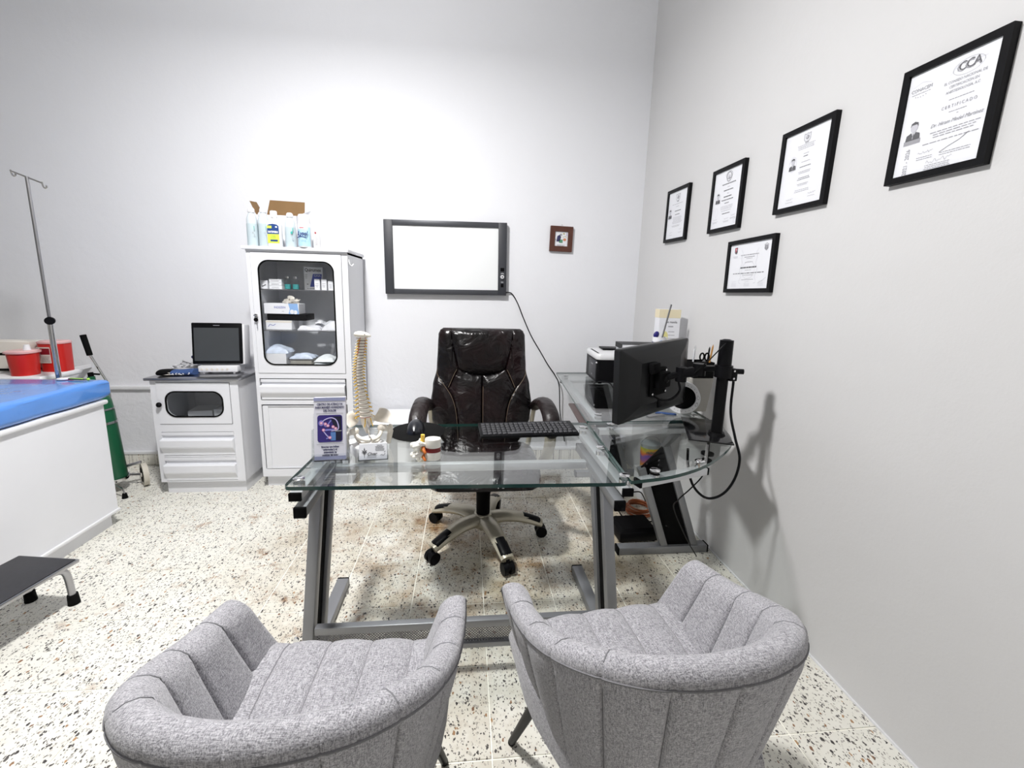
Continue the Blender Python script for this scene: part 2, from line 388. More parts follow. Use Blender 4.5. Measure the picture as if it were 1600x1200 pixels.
class Plane:
    """a flat surface for print: origin (centre), right and up unit vectors"""
    def __init__(s, o, r, u): s.o, s.r, s.u = Vector(o), Vector(r).normalized(), Vector(u).normalized(); s.n = s.r.cross(s.u)
    def p(s, a, b, h=0.0006): return s.o + s.r*a + s.u*b + s.n*h
    def text(s, mb, body, a, b, size, m=0, h=0.0008, rot=0.0, sx=1.0, **kw):
        vs, fs = textmesh(body, size, **kw); c, sn = math.cos(rot), math.sin(rot)
        mb.add([s.p(a+(v.x*sx*c-v.y*sn), b+(v.x*sx*sn+v.y*c), h) for v in vs], fs, m)
    def poly(s, mb, pts, m=0, h=0.0006): mb.add([s.p(x, y, h) for x, y in pts], [list(range(len(pts)))], m)
    def rect(s, mb, a0, a1, b0, b1, m=0, h=0.0006): s.poly(mb, [(a0,b0),(a1,b0),(a1,b1),(a0,b1)], m, h)
    def stroke(s, mb, pts, wd, m=0, h=0.0007):
        for (x0,y0),(x1,y1) in zip(pts, pts[1:]):
            d = Vector((x1-x0, y1-y0)); 
            if d.length < 1e-7: continue
            d.normalize(); nx, ny = -d.y*wd/2, d.x*wd/2
            s.poly(mb, [(x0+nx,y0+ny),(x0-nx,y0-ny),(x1-nx,y1-ny),(x1+nx,y1+ny)], m, h)
    def ell(s, mb, a, b, ra, rb, m=0, h=0.0006, n=20): s.poly(mb, [(a+ra*math.cos(2*math.pi*i/n), b+rb*math.sin(2*math.pi*i/n)) for i in range(n)], m, h)
    def ring(s, mb, a, b, ra, rb, wd, m=0, h=0.0006, n=24): s.stroke(mb, [(a+ra*math.cos(2*math.pi*i/n), b+rb*math.sin(2*math.pi*i/n)) for i in range(n+1)], wd, m, h)
    def lines(s, mb, a, b, width, rows, pitch, th, m=0, align=0, rnd=None, jag=0.25):
        """rows of unreadably small print, as word-long dashes"""
        R = rnd or random
        for i in range(rows):
            wd = width*(1-jag*R.random()); x = a-wd/2 if align == 0 else a; e = x+wd
            while x < e-th:
                l = min(width*R.uniform(.04,.13), e-x); s.rect(mb, x, x+l, b-i*pitch-th/2, b-i*pitch+th/2, m); x += l+width*.022
def cr_curve(pts, n=8):
    """Catmull-Rom through pts"""
    P = [Vector(p) for p in pts]; P = [2*P[0]-P[1]]+P+[2*P[-1]-P[-2]]; out = []
    for i in range(1, len(P)-2):
        for k in range(n):
            t = k/n; a, b, c, d = P[i-1], P[i], P[i+1], P[i+2]
            out.append(0.5*((2*b)+(c-a)*t+(2*a-5*b+4*c-d)*t*t+(3*b-a-3*c+d)*t**3))
    out.append(P[-2]); return out
# ------------------------------------------------------------------ the room
XW, YB, XL, YF, ZC = 1.3175, 3.19, -4.6, -4.2, 3.6
TS, TX, TY = 0.31, 0.0860, 2.2355
g = MB(); g.box(XL-.2, XW+.2, YF-.2, YB+.2, -0.2, -0.003); floor = struct(g.build('floor', M_grout))
tm = MB(); tm.box(-TS/2+.0021, TS/2-.0021, -TS/2+.0021, TS/2-.0021, -0.012, 0.0, bev=0.0012, seg=1)
proto = None
k = 0
for i in range(-12, 4):
    for j in range(-3, 9):
        cx, cy = TX+TS*(i+.5), TY+TS*3-TS*(j+.5)
        if cx < -3.6 or cy < -0.1 or cy > YB+.1: continue
        if proto is None:
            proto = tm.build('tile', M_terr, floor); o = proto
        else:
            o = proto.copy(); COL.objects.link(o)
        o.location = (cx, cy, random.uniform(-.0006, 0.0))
def wall(name, x0, x1, y0, y1, m, z1=ZC):
    g = MB(); g.box(x0, x1, y0, y1, -0.2, z1); return struct(g.build(name, m))
wall('wall_back', XL-.2, XW+.2, YB, YB+.2, M_wall)
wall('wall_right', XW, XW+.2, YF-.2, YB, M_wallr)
wall('wall_left', XL-.2, XL, YF-.2, YB, M_wallo)
wall('wall_front', XL, XW, YF-.2, YF, M_wallo)
g = MB(); g.box(XL-.2, XW+.2, YF-.2, YB+.2, ZC, ZC+.2); struct(g.build('ceiling', M_ceil))
g = MB(); g.box(XL, XW, YB-.014, YB, 0.0, 0.085, bev=.002); bb = struct(g.build('baseboard_back', M_terr))
g = MB(); g.box(XL, XW, YB-.02, YB, 0.085, 0.108, bev=.003); g.build('white_ledge', M_white, bb)
g = MB(); g.box(XL, -0.9, YB-.022, YB, 0.578, 0.603, bev=.003); struct(g.build('trim_1', M_white))
g = MB(); g.box(XW-.006, XW, 0.2, YB, 0.0, 0.007); struct(g.build('trim_2', M_white))

t = thing('ceiling_lamp', 'round white ceiling lamp hanging on a short stem', 'lamp', (LAMP.x, LAMP.y, ZC))
g = MB(); g.lathe([(0,ZC),(.06,ZC),(.06,ZC-.02),(.012,ZC-.03),(.012,LAMP.z+.16),(0,LAMP.z+.16)], (LAMP.x, LAMP.y, 0)); g.build('stem', M_white, t)
g = MB(); g.lathe([(.010,LAMP.z+.165),(.14,LAMP.z+.155),(.15,LAMP.z+.14),(.14,LAMP.z+.143),(.010,LAMP.z+.15)], (LAMP.x, LAMP.y, 0), n=40); g.build('shade', M_white, t)

# ------------------------------------------------------------------ glass desk
D0, D1 = 0.743, 0.755
desk = thing('glass_desk', 'L-shaped glass desk on silver steel frame, corner piece against right wall', 'desk', (0, 1.5, 0))
def glass_top(name, poly):
    g = MB(); g.prism(poly, D0, D1, 'xyz'); 
    o = g.build(name, [M_glass, M_edge], desk)
    for p in o.data.polygons:
        if abs(p.normal.z) < 0.5: p.material_index = 1
    return o
def rpoly(pts, r, n=5):
    out = []; N = len(pts)
    for i in range(N):
        p, a, b = Vector(pts[i]), Vector(pts[i-1]), Vector(pts[(i+1) % N])
        p0 = p+(a-p).normalized()*r; p1 = p+(b-p).normalized()*r
        for k in range(n+1):
            q = k/n; out.append(tuple((1-q)**2*p0+2*q*(1-q)*p+q*q*p1))
    return out
glass_top('main_glass_top', rpoly([(-.535,1.205),(.515,1.188),(.552,1.803),(-.512,1.783)], .025))
arc = cr_curve([Vector((.527,1.200,0)), Vector((.683,1.235,0)), Vector((.845,1.315,0)), Vector((1.01,1.448,0)), Vector((1.105,1.56,0)), Vector((1.16,1.70,0)), Vector((1.175,1.822,0))], 6)
glass_top('corner_glass_top', [(v.x, v.y) for v in arc]+[(.562,1.806)])
glass_top('return_glass_top', rpoly([(.564,1.816),(1.176,1.832),(1.262,3.04),(.672,3.02)], .02))
def rail(name, p0, p1, w_, h_, m=M_steel, caps=True, parent=desk):
    g = MB(); g.bar(p0, p1, w_, h_, bev=.003); o = g.build(name, m, parent)
    if caps:
        p0, p1 = Vector(p0), Vector(p1); d = (p1-p0).normalized()
        for u_, v_ in ((p0-d*.006, p0+d*.004), (p1-d*.004, p1+d*.006)):
            q = MB(); q.bar(u_, v_, w_*1.02, h_*1.02, bev=.002); q.build('end_cap', M_blackm, o)
    return o
def standoff(x, y):
    g = MB(); g.lathe([(0,.7265),(.017,.7265),(.017,.7432),(.0,.7432)], (x, y, 0), n=20)
    g.lathe([(0,D1),(.017,D1),(.0175,D1+.003),(.014,D1+.0055),(.005,D1+.0065),(0,D1+.0065)], (x, y, 0), n=20)
    g.build('standoff', M_chrome, desk)
def panel_leg(fa, fb, ra, rb, foot0, foot1):
    """two slanting square tubes (bottom -> top) with a black panel between them, on a floor bar"""
    for a, b in ((fa, fb), (ra, rb)):
        g = MB(); g.bar(a, b, .040, .036, up=(1,0,0), bev=.003); g.build('upright', M_steel, desk)
    a, b, c, d = (Vector(p) for p in (fa, fb, rb, ra))
    n = (b-a).cross(d-a).normalized()*.006
    g = MB(); g.loft([[p-n for p in (a,b,c,d)], [p+n for p in (a,b,c,d)]], smooth=False); g.build('infill_panel', M_blackm, desk)
    g = MB(); g.bar(foot0, foot1, .05, .04, bev=.004); f = g.build('foot_bar', M_steel, desk)
    p0, p1 = Vector(foot0), Vector(foot1); dd = (p1-p0).normalized()
    for u_, v_ in ((p0-dd*.006, p0+dd*.003), (p1-dd*.003, p1+dd*.006)):
        q = MB(); q.bar(u_, v_, .05, .04, bev=.002); q.build('end_cap', M_blackm, f)
panel_leg((-.532,1.285,.02), (-.500,1.385,.655), (-.532,1.41,.02), (-.500,1.51,.655), (-.545,1.262,.021), (-.545,1.76,.021))
panel_leg((.548,1.285,.02), (.512,1.385,.655), (.548,1.41,.02), (.512,1.51,.655), (.552,1.262,.021), (.545,1.785,.021))
panel_leg((1.052,1.93,.03), (.892,1.93,.475), (1.217,1.93,.03), (1.010,1.93,.600), (.80,1.93,.021), (1.285,1.93,.021))
panel_leg((1.06,2.86,.03), (.86,2.86,.70), (1.20,2.86,.03), (1.00,2.86,.70), (.82,2.86,.021), (1.28,2.86,.021))
for sx, y0 in ((-.492, 1.213), (.497, 1.205)):
    rail('lower_rail', (sx, y0, .668), (sx*1.02, 1.72, .668), .036, .034)
for sx, y0, y1 in ((-.507, 1.222, 1.74), (.520, 1.205, 1.77)):
    rail('support_rail', (sx, y0, .714), (sx*1.0, y1, .714), .036, .026, M_rail)
    for yy in (1.36, 1.66):
        g = MB(); g.box(sx-.012, sx+.012, yy-.02, yy+.02, .680, .704, bev=.002); g.build('bracket', M_steel, desk)
    for yy in (y0+.035, (y0+y1)/2, y1-.035): standoff(sx, yy)
rail('crossbar', (-.48, 1.53, .668), (.48, 1.54, .668), .03, .03, M_rail, False)
g = MB(); g.bar((-.50,1.297,.190), (.52,1.297,.190), .025, .028, bev=.003); g.bar((-.50,1.297,.105), (.52,1.297,.105), .025, .020, bev=.003); g.build('modesty_frame', M_steel, desk)
g = MB(); g.box(-.50, .52, 1.296, 1.298, .112, .178); g.build('perforated_panel', perfmat(), desk)
for sx in (-.545, .558):
    g = MB(); g.cyl((sx-.004,1.262,.19),(sx-.004,1.255,.19),.009,n=12); g.build('bolt', M_chrome, desk)
g = MB(); g.bar((1.008,1.932,.590), (1.000,1.800,.705), .026, .026, bev=.003); g.build('strut', M_steel, desk)
rail('corner_rail', (.575,1.255,.722), (.86,1.345,.722), .034, .026, M_rail)
rail('corner_rail', (.60,1.775,.722), (1.12,1.79,.722), .034, .026, M_rail)
for p in ((.64,1.275), (.84,1.345), (.66,1.777), (1.06,1.787)): standoff(*p)
rail('return_rail', (.64,1.87,.722), (.725,2.98,.722), .034, .026, M_rail)
rail('return_rail', (1.13,1.87,.722), (1.21,2.98,.722), .034, .026, M_rail)
rail('return_rail', (.70,2.95,.700), (1.22,2.97,.700), .034, .020, M_rail)
for p in ((.65,1.93), (.72,2.9), (1.135,1.90), (1.213,2.985)): standoff(*p)
g = MB(); g.box(.575, .64, 1.86, 2.30, .700, .712, bev=.004, rot=Quaternion((0,0,1), math.radians(-5)))
g.build('brown_board', mat('dark_brown_board', (.075,.048,.045), .45, var=.2), desk)
desk.children[-1]['label'] = 'dark brown board below the return glass'

# ------------------------------------------------------------------ grey tub armchairs
def armchair(label):
    ch = thing('grey_armchair', label, 'armchair', (0,0,0), group='grey visitor chairs', world=False)
    half = [(.284,.238,.612),(.287,.208,.622),(.289,.155,.632),(.287,.075,.652),(.276,-.03,.694),(.240,-.13,.738),(.165,-.205,.765),(.08,-.238,.775)]
    pts = half+[(0,-.247,.778)]+[(-x,y,z) for x,y,z in half[::-1]]
    dense = cr_curve(pts, 24)
    acc = [0.0]
    for a, b in zip(dense, dense[1:]): acc.append(acc[-1]+(b-a).length)
    L = acc[-1]
    def at(s):
        s = max(0, min(L, s))
        for i in range(len(acc)-1):
            if acc[i+1] >= s: break
        q = (s-acc[i])/max(1e-9, acc[i+1]-acc[i]); return dense[i].lerp(dense[i+1], q)
    NS = 11; seams = [L*(i+1)/(NS+1) for i in range(NS)]
    ss = sorted(set([L*i/84 for i in range(85)]+[s+d for s in seams for d in (-.008,-.0035,0,.0035,.008)]+[.003,.008,.014,.022,L-.003,L-.008,L-.014,L-.022]))
    Z0 = .365; C = Vector((0, .06)); rings = []; tops = []; seamL = {}
    for s in ss:
        p = at(s); q = at(s+.004); r = at(s-.004); tv = Vector((q.x-r.x, q.y-r.y)).normalized(); n = Vector((-tv.y, tv.x))
        if n.dot(Vector((p.x, p.y))-C) < 0: n = -n
        e = min(1, min(s, L-s)/.026); k = math.sqrt(max(.03, 1-(1-e)**2)); T = .058*k; drop = .030*(1-k)
        ds, si = min((abs(s-x), i_) for i_, x in enumerate(seams)); gr = .0065*max(0, 1-ds/.0055); rimg = 0 if 3 < si < 7 else 1
        seg = L/(NS+1); puff = .006*k*math.sin(math.pi*((s/seg) % 1.0))
        zr = p.z-drop
        def sc(z):
            f = max(0, min(1, (z-Z0)/(zr-Z0))); return .70+.30*f**.85, .76+.24*f**.9
        def pos(off, z):
            a, b = sc(z); x = C.x+(p.x-C.x)*a; y = C.y+(p.y-C.y)*b; fw = max(0, p.y)/.23; q_ = max(0, min(1, (z-Z0)/(zr-Z0))); y += fw*(.105*(1-q_)*min(1, .45+q_*2.2)); x *= 1+.06*fw*(1-q_); return Vector((x+n.x*off, y+n.y*off, z))
        ring = []
        for f in (0, .12, .25, .4, .55, .7, .82, .92):
            z = Z0+(zr-T*.5-Z0)*f; ring.append(pos(-gr*1.25+puff*.6, z))
        ring.append(pos(.0-gr*.3, zr-T*.5))
        for a in (30, 60, 90, 120, 150): ring.append(pos(-T/2+T/2*math.cos(math.radians(a))-0, zr-T*.5+T*.5*math.sin(math.radians(a))-gr*.35*rimg))
        for f in (1, .9, .78, .62, .46, .3, .15, 0):
            z = .43+(zr-T*.5-.43)*f; ring.append(pos(-T-.010*(1-f)-puff*.8+gr*(1 if f < .95 else .6), z))
        for x in seams:
            if abs(s-x) < 1e-9: seamL[x] = ring
        rings.append(ring)
    g = MB(); g.loft(rings, closed=False)
    # close both arm fronts
    for rg in (rings[0], rings[-1]):
        o = g.add(rg, [list(range(len(rg)))], 0, False)
    g.build('shell', M_fab, ch)
    g = MB()
    for x, rg in seamL.items():
        g.tube([v for v in rg[14 if 3 < seams.index(x) < 7 else 10:20]], .0017, n=5)
        g.tube([v for v in rg[0:8]], .0014, n=5)
    g.build('seam', M_seam, ch)
    g = MB(); g.tube([r[8]+Vector((0,0,.001)) for r in rings[3:-3]], .0021, n=6); g.build('piping', mat('grey_piping', (.17,.168,.178), .9, var=.3, vscale=300), ch)
    g = MB(); bot = [Vector((r[0].x, r[0].y, .352)) for r in rings[::3]]; bot2 = [Vector((v.x, v.y, .372)) for v in bot]
    g.loft([[Vector((v.x*.93, v.y*.93, .338)) for v in bot], bot, bot2]); g.build('seat_base', M_blackm, ch)
    # seat cushion, five stitched channels
    g = MB(); rs = []; chx = [-.135,-.045,.045,.135]
    xs = sorted(set([-1+2*i/40 for i in range(41)]))
    ys = [-.17,-.12,-.06,0,.06,.12,.18,.22,.245,.262,.272,.276]
    for y in ys:
        hw = .150+(.250-.150)*min(1, max(0, (y+.17)/.26))**.7
        dz = 0 if y < .20 else .050*(((y-.20)/.076)**2.6)
        top = []
        for u in [i/60*2-1 for i in range(61)]:
            x = u*hw; z = .489 - .008*abs(u)**3 - dz - (.028*max(0, (abs(u)-.93)/.07)**2)
            d = min(abs(x-c*hw/.222) for c in chx); z -= .0055*max(0, 1-d/.006); z += .0025*math.cos(min(1, d/.045)*math.pi)*-1
            top.append(Vector((x, y, z)))
        bt = [Vector((hw*.97, y-.01 if y > .2 else y, .372)), Vector((-hw*.97, y-.01 if y > .2 else y, .372))]
        rs.append(top+bt)
    g.loft(rs); g.build('seat', M_fab, ch)
    g = MB()
    for c in chx: g.tube([Vector((c*((.150+.100*min(1, max(0, (y+.17)/.26))**.7)/.222), y, .4865-(0 if y < .2 else .050*(((y-.20)/.076)**2.6))-.0045)) for y in ys[2:-1]], .0013, n=5)
    g.build('seam', mat('light_seam_thread', (.24,.235,.25), .9), ch)
    for sx in (-1, 1):
        for a, b in (((.17,.16,.365),(.222,.315,.0)), ((.155,-.12,.365),(.215,-.235,.0))):
            A, B = Vector((a[0]*sx, a[1], a[2])), Vector((b[0]*sx, b[1], b[2]))
            g = MB(); g.cyl(A, B.lerp(A, .02), .0165, .0105, n=16); lg = g.build('leg', M_blackmetal, ch)
            g = MB(); g.cyl(B.lerp(A, .03), B+Vector((0,0,.0)), .011, .010, n=12); g.build('foot_pad', M_rubber, lg)
    return ch
c1 = armchair('grey woven fabric tub armchair in front of the desk, nearer the examination couch')
c1.location = (-.283, .690, 0); c1.rotation_euler = (0, 0, math.radians(-2))
c2 = copy_tree(c1); c2['label'] = 'grey woven fabric tub armchair beside the right wall, turned toward the desk'
c2.location = (.402, .748, 0); c2.rotation_euler = (0, 0, math.radians(6.5))

# ------------------------------------------------------------------ office chair
oc = thing('office_chair', 'high-back dark brown leather swivel chair behind the glass desk', 'office chair', (.10, 2.105, 0))
CX = .092
def lerp_tab(tab, z):
    for (a, va), (b, vb) in zip(tab, tab[1:]):
        if z <= b:
            q = max(0, (z-a)/(b-a)); q = q*q*(3-2*q); return va+(vb-va)*q
    return tab[-1][1]
HW = [(.43,.185),(.52,.238),(.62,.282),(.70,.290),(.80,.279),(.90,.258),(1.02,.253),(1.09,.250),(1.115,.240),(1.127,.222)]
S_l = [(-.262,.895),(-.235,.845),(-.195,.795),(-.163,.745),(-.142,.68),(-.132,.60),(-.126,.50),(-.12,.44)]
H_s = [(-.180,1.125),(-.166,1.04),(-.148,.96),(-.135,.905)]
H_b = [(-.135,.905),(-.10,.885),(-.05,.873),(0,.870),(.05,.873),(.10,.885),(.135,.905)]
D_l = [(-.137,.90),(-.155,.865),(-.183,.80)]
mir = lambda q: [(-x, z) for x, z in q]
seams = [S_l, mir(S_l), H_s, mir(H_s), H_b, D_l, mir(D_l), [(0,.87),(0,.44)]]
def sdist(x, z, poly):
    d = 9
    for (ax, az), (bx, bz) in zip(poly, poly[1:]):
        dx, dz = bx-ax, bz-az; tt = max(0, min(1, ((x-ax)*dx+(z-az)*dz)/(dx*dx+dz*dz))); d = min(d, math.hypot(x-ax-dx*tt, z-az-dz*tt))
    return d
def back_y(z): return 2.315+(z-.43)*.155-.018*math.sin(math.pi*(z-.43)/.45 if z < .88 else math.pi)
def front_pt(x, z, off=0):
    u = x/lerp_tab(HW, z); e = max(0, 1-abs(u)**3.2)**.55
    d = min(sdist(x, z, s) for s in seams)
    ez = min(1, max(0.02, (1.13-z)/.035)); ez = math.sqrt(1-(1-ez)**2)
    bul = .050*e*ez + .016*min(1, d/.035)**.6*e - .008*max(0, 1-d/.005)*e
    if z > .875 and abs(x) < .17: bul += .012*e*ez*math.sin(math.pi*min(1, max(0, (z-.875)/.25)))
    return Vector((CX+x, back_y(z)-bul-off, z))
NU, NV = 110, 120
zs = [.43+(.697)*j/NV for j in range(NV+1)]
fr = [[front_pt((-1+2*i/NU)*lerp_tab(HW, z), z) for i in range(NU+1)] for z in zs]
bk = [[Vector((CX+(1-2*i/16)*lerp_tab(HW, z)*.999, back_y(z)+.045*max(0, 1-abs(1-2*i/16)**3)**.6*math.sqrt(1-(1-min(1, max(.02, (1.13-z)/.035)))**2), z)) for i in range(1, 16)] for z in zs]
g = MB(); g.loft([a+b for a, b in zip(fr, bk)]); g.build('backrest', M_leath, oc)
g = MB()
for s in seams[:2]+seams[5:]:
    for o_ in (-.006,):
        P = [Vector((x+(o_ if x < 0 else -o_), 0, z)) for x, z in s]; P = cr_curve(P, 6)
        g.tube([front_pt(max(-.98*lerp_tab(HW, p.z), min(.98*lerp_tab(HW, p.z), p.x)), min(1.12, p.z), .0005) for p in P], .0011, n=5)
g.build('stitching', M_stitch, oc)
g = MB(); rs = []
for q in [i/14 for i in range(15)]:
    y = 1.835+.50*q; e = max(.0, 1-abs(2*q-1)**3.5)**.5; hw = .284*(.80+.20*e); 
    zc, th = .440+(.012*q), .056*max(.12, e)
    if q < .3: zc -= .026*(1-q/.3)**2
    rs.append([Vector((.098+hw*math.copysign(abs(math.cos(a))**.45, math.cos(a)), y, zc+th*math.copysign(abs(math.sin(a))**.6, math.sin(a)))) for a in [2*math.pi*i/36 for i in range(36)]])
g.loft(rs); g.build('seat', M_leath, oc)
g = MB(); g.box(.098-.22, .098+.22, 1.90, 2.28, .385, .412, bev=.01); g.build('seat_pan', M_blackm, oc)
g = MB(); g.box(.098-.045, .098+.045, 2.30, 2.36, .33, .56, bev=.008); g.box(.098-.04, .098+.04, 2.05, 2.33, .355, .385, bev=.008); g.build('back_bracket', M_black, oc)
for sx in (-1, 1):
    X0 = .098+sx*.322
    path = cr_curve([(X0-sx*.02,2.345,.665),(X0-sx*.006,2.29,.715),(X0,2.18,.752),(X0,2.07,.758),(X0+sx*.004,1.985,.735),(X0+sx*.006,1.945,.685),(X0+sx*.004,1.945,.630)], 7)
    n_ = len(path); g = MB(); g.tube(path, [.043*math.sin(math.pi*min(1, .28+.72*min(i, n_-1-i)/5)/2) for i in range(n_)], n=14, flat=.62, up=(0,0,1)); a_ = g.build('armrest', M_leathv, oc)
    path = cr_curve([(X0,1.955,.66),(X0,1.95,.60),(X0-sx*.01,1.985,.52),(X0-sx*.035,2.05,.455),(X0-sx*.075,2.12,.425),(X0-sx*.14,2.15,.405)], 6)
    g = MB(); g.tube(path, .030, n=12, flat=.45, up=(0,0,1)); g.build('arm_support', M_champ, oc)
    path = cr_curve([(X0-sx*.018,2.34,.69),(X0-sx*.03,2.345,.60),(X0-sx*.05,2.30,.50),(X0-sx*.09,2.22,.425),(X0-sx*.14,2.17,.405)], 6)
    g = MB(); g.tube(path, .024, n=12, flat=.45, up=(0,0,1)); g.build('arm_support', M_champ, oc)
HX, HY = .10, 2.105
g = MB(); g.lathe([(0,.12),(.036,.12),(.038,.27),(.042,.275),(.043,.39),(0,.39)], (HX,HY,0), n=24); g.build('gas_column', M_blackm, oc)
g = MB(); g.lathe([(0,.068),(.040,.068),(.056,.082),(.058,.130),(.046,.152),(0,.155)], (HX,HY,0), n=28); g.build('hub', M_champ, oc)
for k in range(5):
    a = math.radians(1.5+72*k); d = Vector((math.cos(a), math.sin(a), 0)); H0 = Vector((HX,HY,0))
    P = cr_curve([H0+d*.02+Vector((0,0,.115)), H0+d*.12+Vector((0,0,.128)), H0+d*.22+Vector((0,0,.112)), H0+d*.325+Vector((0,0,.076))], 6)
    g = MB(); g.tube(P, [.054-.020*i/(len(P)-1) for i in range(len(P))], n=14, flat=.60, up=(0,0,1)); arm = g.build('base_arm', M_champ, oc)
    P2 = [p+Vector((0,0,.0035)) for p in P[11:]]
    g = MB(); g.tube(P2, [.004]+[.0355-.003*i/(len(P2)-1) for i in range(1, len(P2)-1)]+[.018], n=12, flat=.66, up=(0,0,1)); g.build('end_pad', M_black, arm)
    cst = H0+d*.325; sd = Vector((-d.y, d.x, 0))
    g = MB(); g.cyl(cst+Vector((0,0,.045)), cst+Vector((0,0,.075)), .008, n=10)
    for q in (-1, 1): g.cyl(cst+sd*q*.008+Vector((0,0,.0305)), cst+sd*q*.028+Vector((0,0,.0305)), .0305, n=22)
    g.ball(cst+Vector((0,0,.040)), .025, .025, .022, n=14); g.build('caster', M_black, oc)
# ------------------------------------------------------------------ wall: light box, small picture, certificates
t = thing('x_ray_light_box', 'dark framed wall light box with white screen above the office chair', 'light box', (-.15, YB, 1.30))
nb0, nb1, nz0, nz1 = -.588, .292, 1.308, 1.829
tilt = Matrix.Translation((-.15,YB,1.57)) @ Matrix.Rotation(math.radians(-.6), 4, 'Y') @ Matrix.Translation((.15,-YB,-1.57))
Mfr = mat('charcoal_frame', (.035,.037,.045), .5); Mfr2 = mat('charcoal_aluminium_frame', (.060,.063,.072), .42, .3)
g = MB(); g.box(nb0+.05, nb1-.05, YB-.03, YB, nz0+.02, nz1-.02); g.xf(tilt); g.build('housing', M_white, t)
g = MB(); g.box(nb0+.05, nb1-.05, YB-.034, YB-.029, nz0+.02, nz1-.02); g.xf(tilt); g.build('screen', mat('light_box_screen', (.86,.88,.89), .3, var=.005), t)
for x0, x1 in ((nb0, nb0+.062), (nb1-.062, nb1)):
    g = MB(); g.box(x0, x1, YB-.045, YB, nz0, nz1, bev=.002); g.xf(tilt); g.build('side_frame', Mfr, t)
for z0, z1 in ((nz0, nz0+.038), (nz1-.038, nz1)):
    g = MB(); g.box(nb0+.062, nb1-.062, YB-.043, YB, z0, z1, bev=.002); g.xf(tilt); g.build('frame_rail', Mfr2, t)
cp = MB(); xx = nb1-.031; cp.box(xx-.014, xx+.014, YB-.047, YB-.044, nz0+.175, nz0+.200); cp.box(xx-.010, xx+.010, YB-.047, YB-.044, nz0+.06, nz0+.085); cp.xf(tilt); cp.build('switch', M_blackm, t)
cp = MB(); cp.cyl((xx, YB-.044, nz0+.135), (xx, YB-.058, nz0+.135), .0145, .012, n=24); cp.xf(tilt); kn = cp.build('dimmer_knob', M_white, t)
cp = MB(); cp.cyl((xx, YB-.058, nz0+.135), (xx, YB-.0585, nz0+.135), .006, n=16); cp.xf(tilt); cp.build('knob_cap', M_ink, kn)
pl = Plane((xx, YB-.0452, nz0+.135), (1,0,0), (0,0,1)); g = MB()
pl.stroke(g, [(-.010,.022),(-.004,.026),(.006,.026),(.011,.020)], .003); pl.lines(g, 0, -.035, .022, 2, .006, .002); g.xf(tilt); g.build('print', M_paper, t)
cord = cr_curve([(.285,YB-.02,1.335),(.31,YB-.016,1.335),(.342,YB-.012,1.326),(.385,YB-.012,1.26),(.435,YB-.012,1.145),(.50,YB-.012,1.01),(.578,YB-.012,.885),(.64,YB-.015,.785),(.70,YB-.03,.70),(.73,YB-.05,.62),(.75,YB-.04,.40),(.80,YB-.03,.16)], 7)
g = MB(); g.tube(cord, .0042, n=7); g.cyl((.262,YB-.02,1.335),(.30,YB-.019,1.335),.0095,.006); solo(g, 'light_box_cable', M_black, 'black power cord hanging from the wall light box down behind the desk', 'cord', (.34,YB-.012,1.33))

t = thing('picture_frame', 'small square brown wooden picture on the back wall', 'picture', (.70, YB, 1.65))
cx, cz, hw, hh = .700, 1.739, .085, .091
Mw = mat('dark_red_brown_wood', (.085,.026,.015), .45, var=.25, vscale=30)
R3 = Matrix.Translation((cx,YB,cz)) @ Matrix.Rotation(math.radians(1.2), 4, 'Y') @ Matrix.Translation((-cx,-YB,-cz))
g = MB(); g.plate(rr(cx,cz,2*hw,2*hh,.002), rr(cx,cz,.098,.105,.001), YB-.022, YB-.001); g.xf(R3); g.build('frame', Mw, t)
g = MB(); g.box(cx-.05, cx+.05, YB-.014, YB-.002, cz-.054, cz+.054); g.xf(R3); g.build('backing_tile', M_paper, t)
pl = Plane((cx, YB-.0145, cz), (1,0,0), (0,0,1)); cols = [mat('print_navy',(.03,.03,.10),.6), mat('print_green',(.10,.28,.17),.6), mat('print_orange',(.62,.24,.12),.6), mat('print_lilac',(.50,.45,.62),.6), mat('print_khaki',(.45,.42,.20),.6), M_inkl]
g = MB(); pl.poly(g, [(-.036,-.02),(-.03,.02),(-.012,.03),(-.002,.012),(-.012,-.02)], 0); pl.ell(g, -.004,.03,.009,.008, 5); pl.rect(g, -.015,.012,-.028,-.004, 1); pl.ell(g, .026,-.004,.012,.010, 2); pl.rect(g, .036,.043,.022,.046, 3); pl.ell(g, .018,.038,.008,.005,4); pl.stroke(g,[(.012,.012),(.03,.022),(.042,.010)],.003,4); pl.rect(g, -.044,-.038,-.012,.0, 5)
pl.lines(g, 0, -.043, .07, 2, .006, .003, 5); g.xf(R3); g.build('print', cols, t)
g = MB(); g.tube([(cx+.006*math.cos(a), YB-.012, cz+hh+.004+.007*math.sin(a)) for a in [2*math.pi*i/12 for i in range(13)]], .0012, n=6); g.xf(R3); g.build('hanging_ring', M_chrome, t)

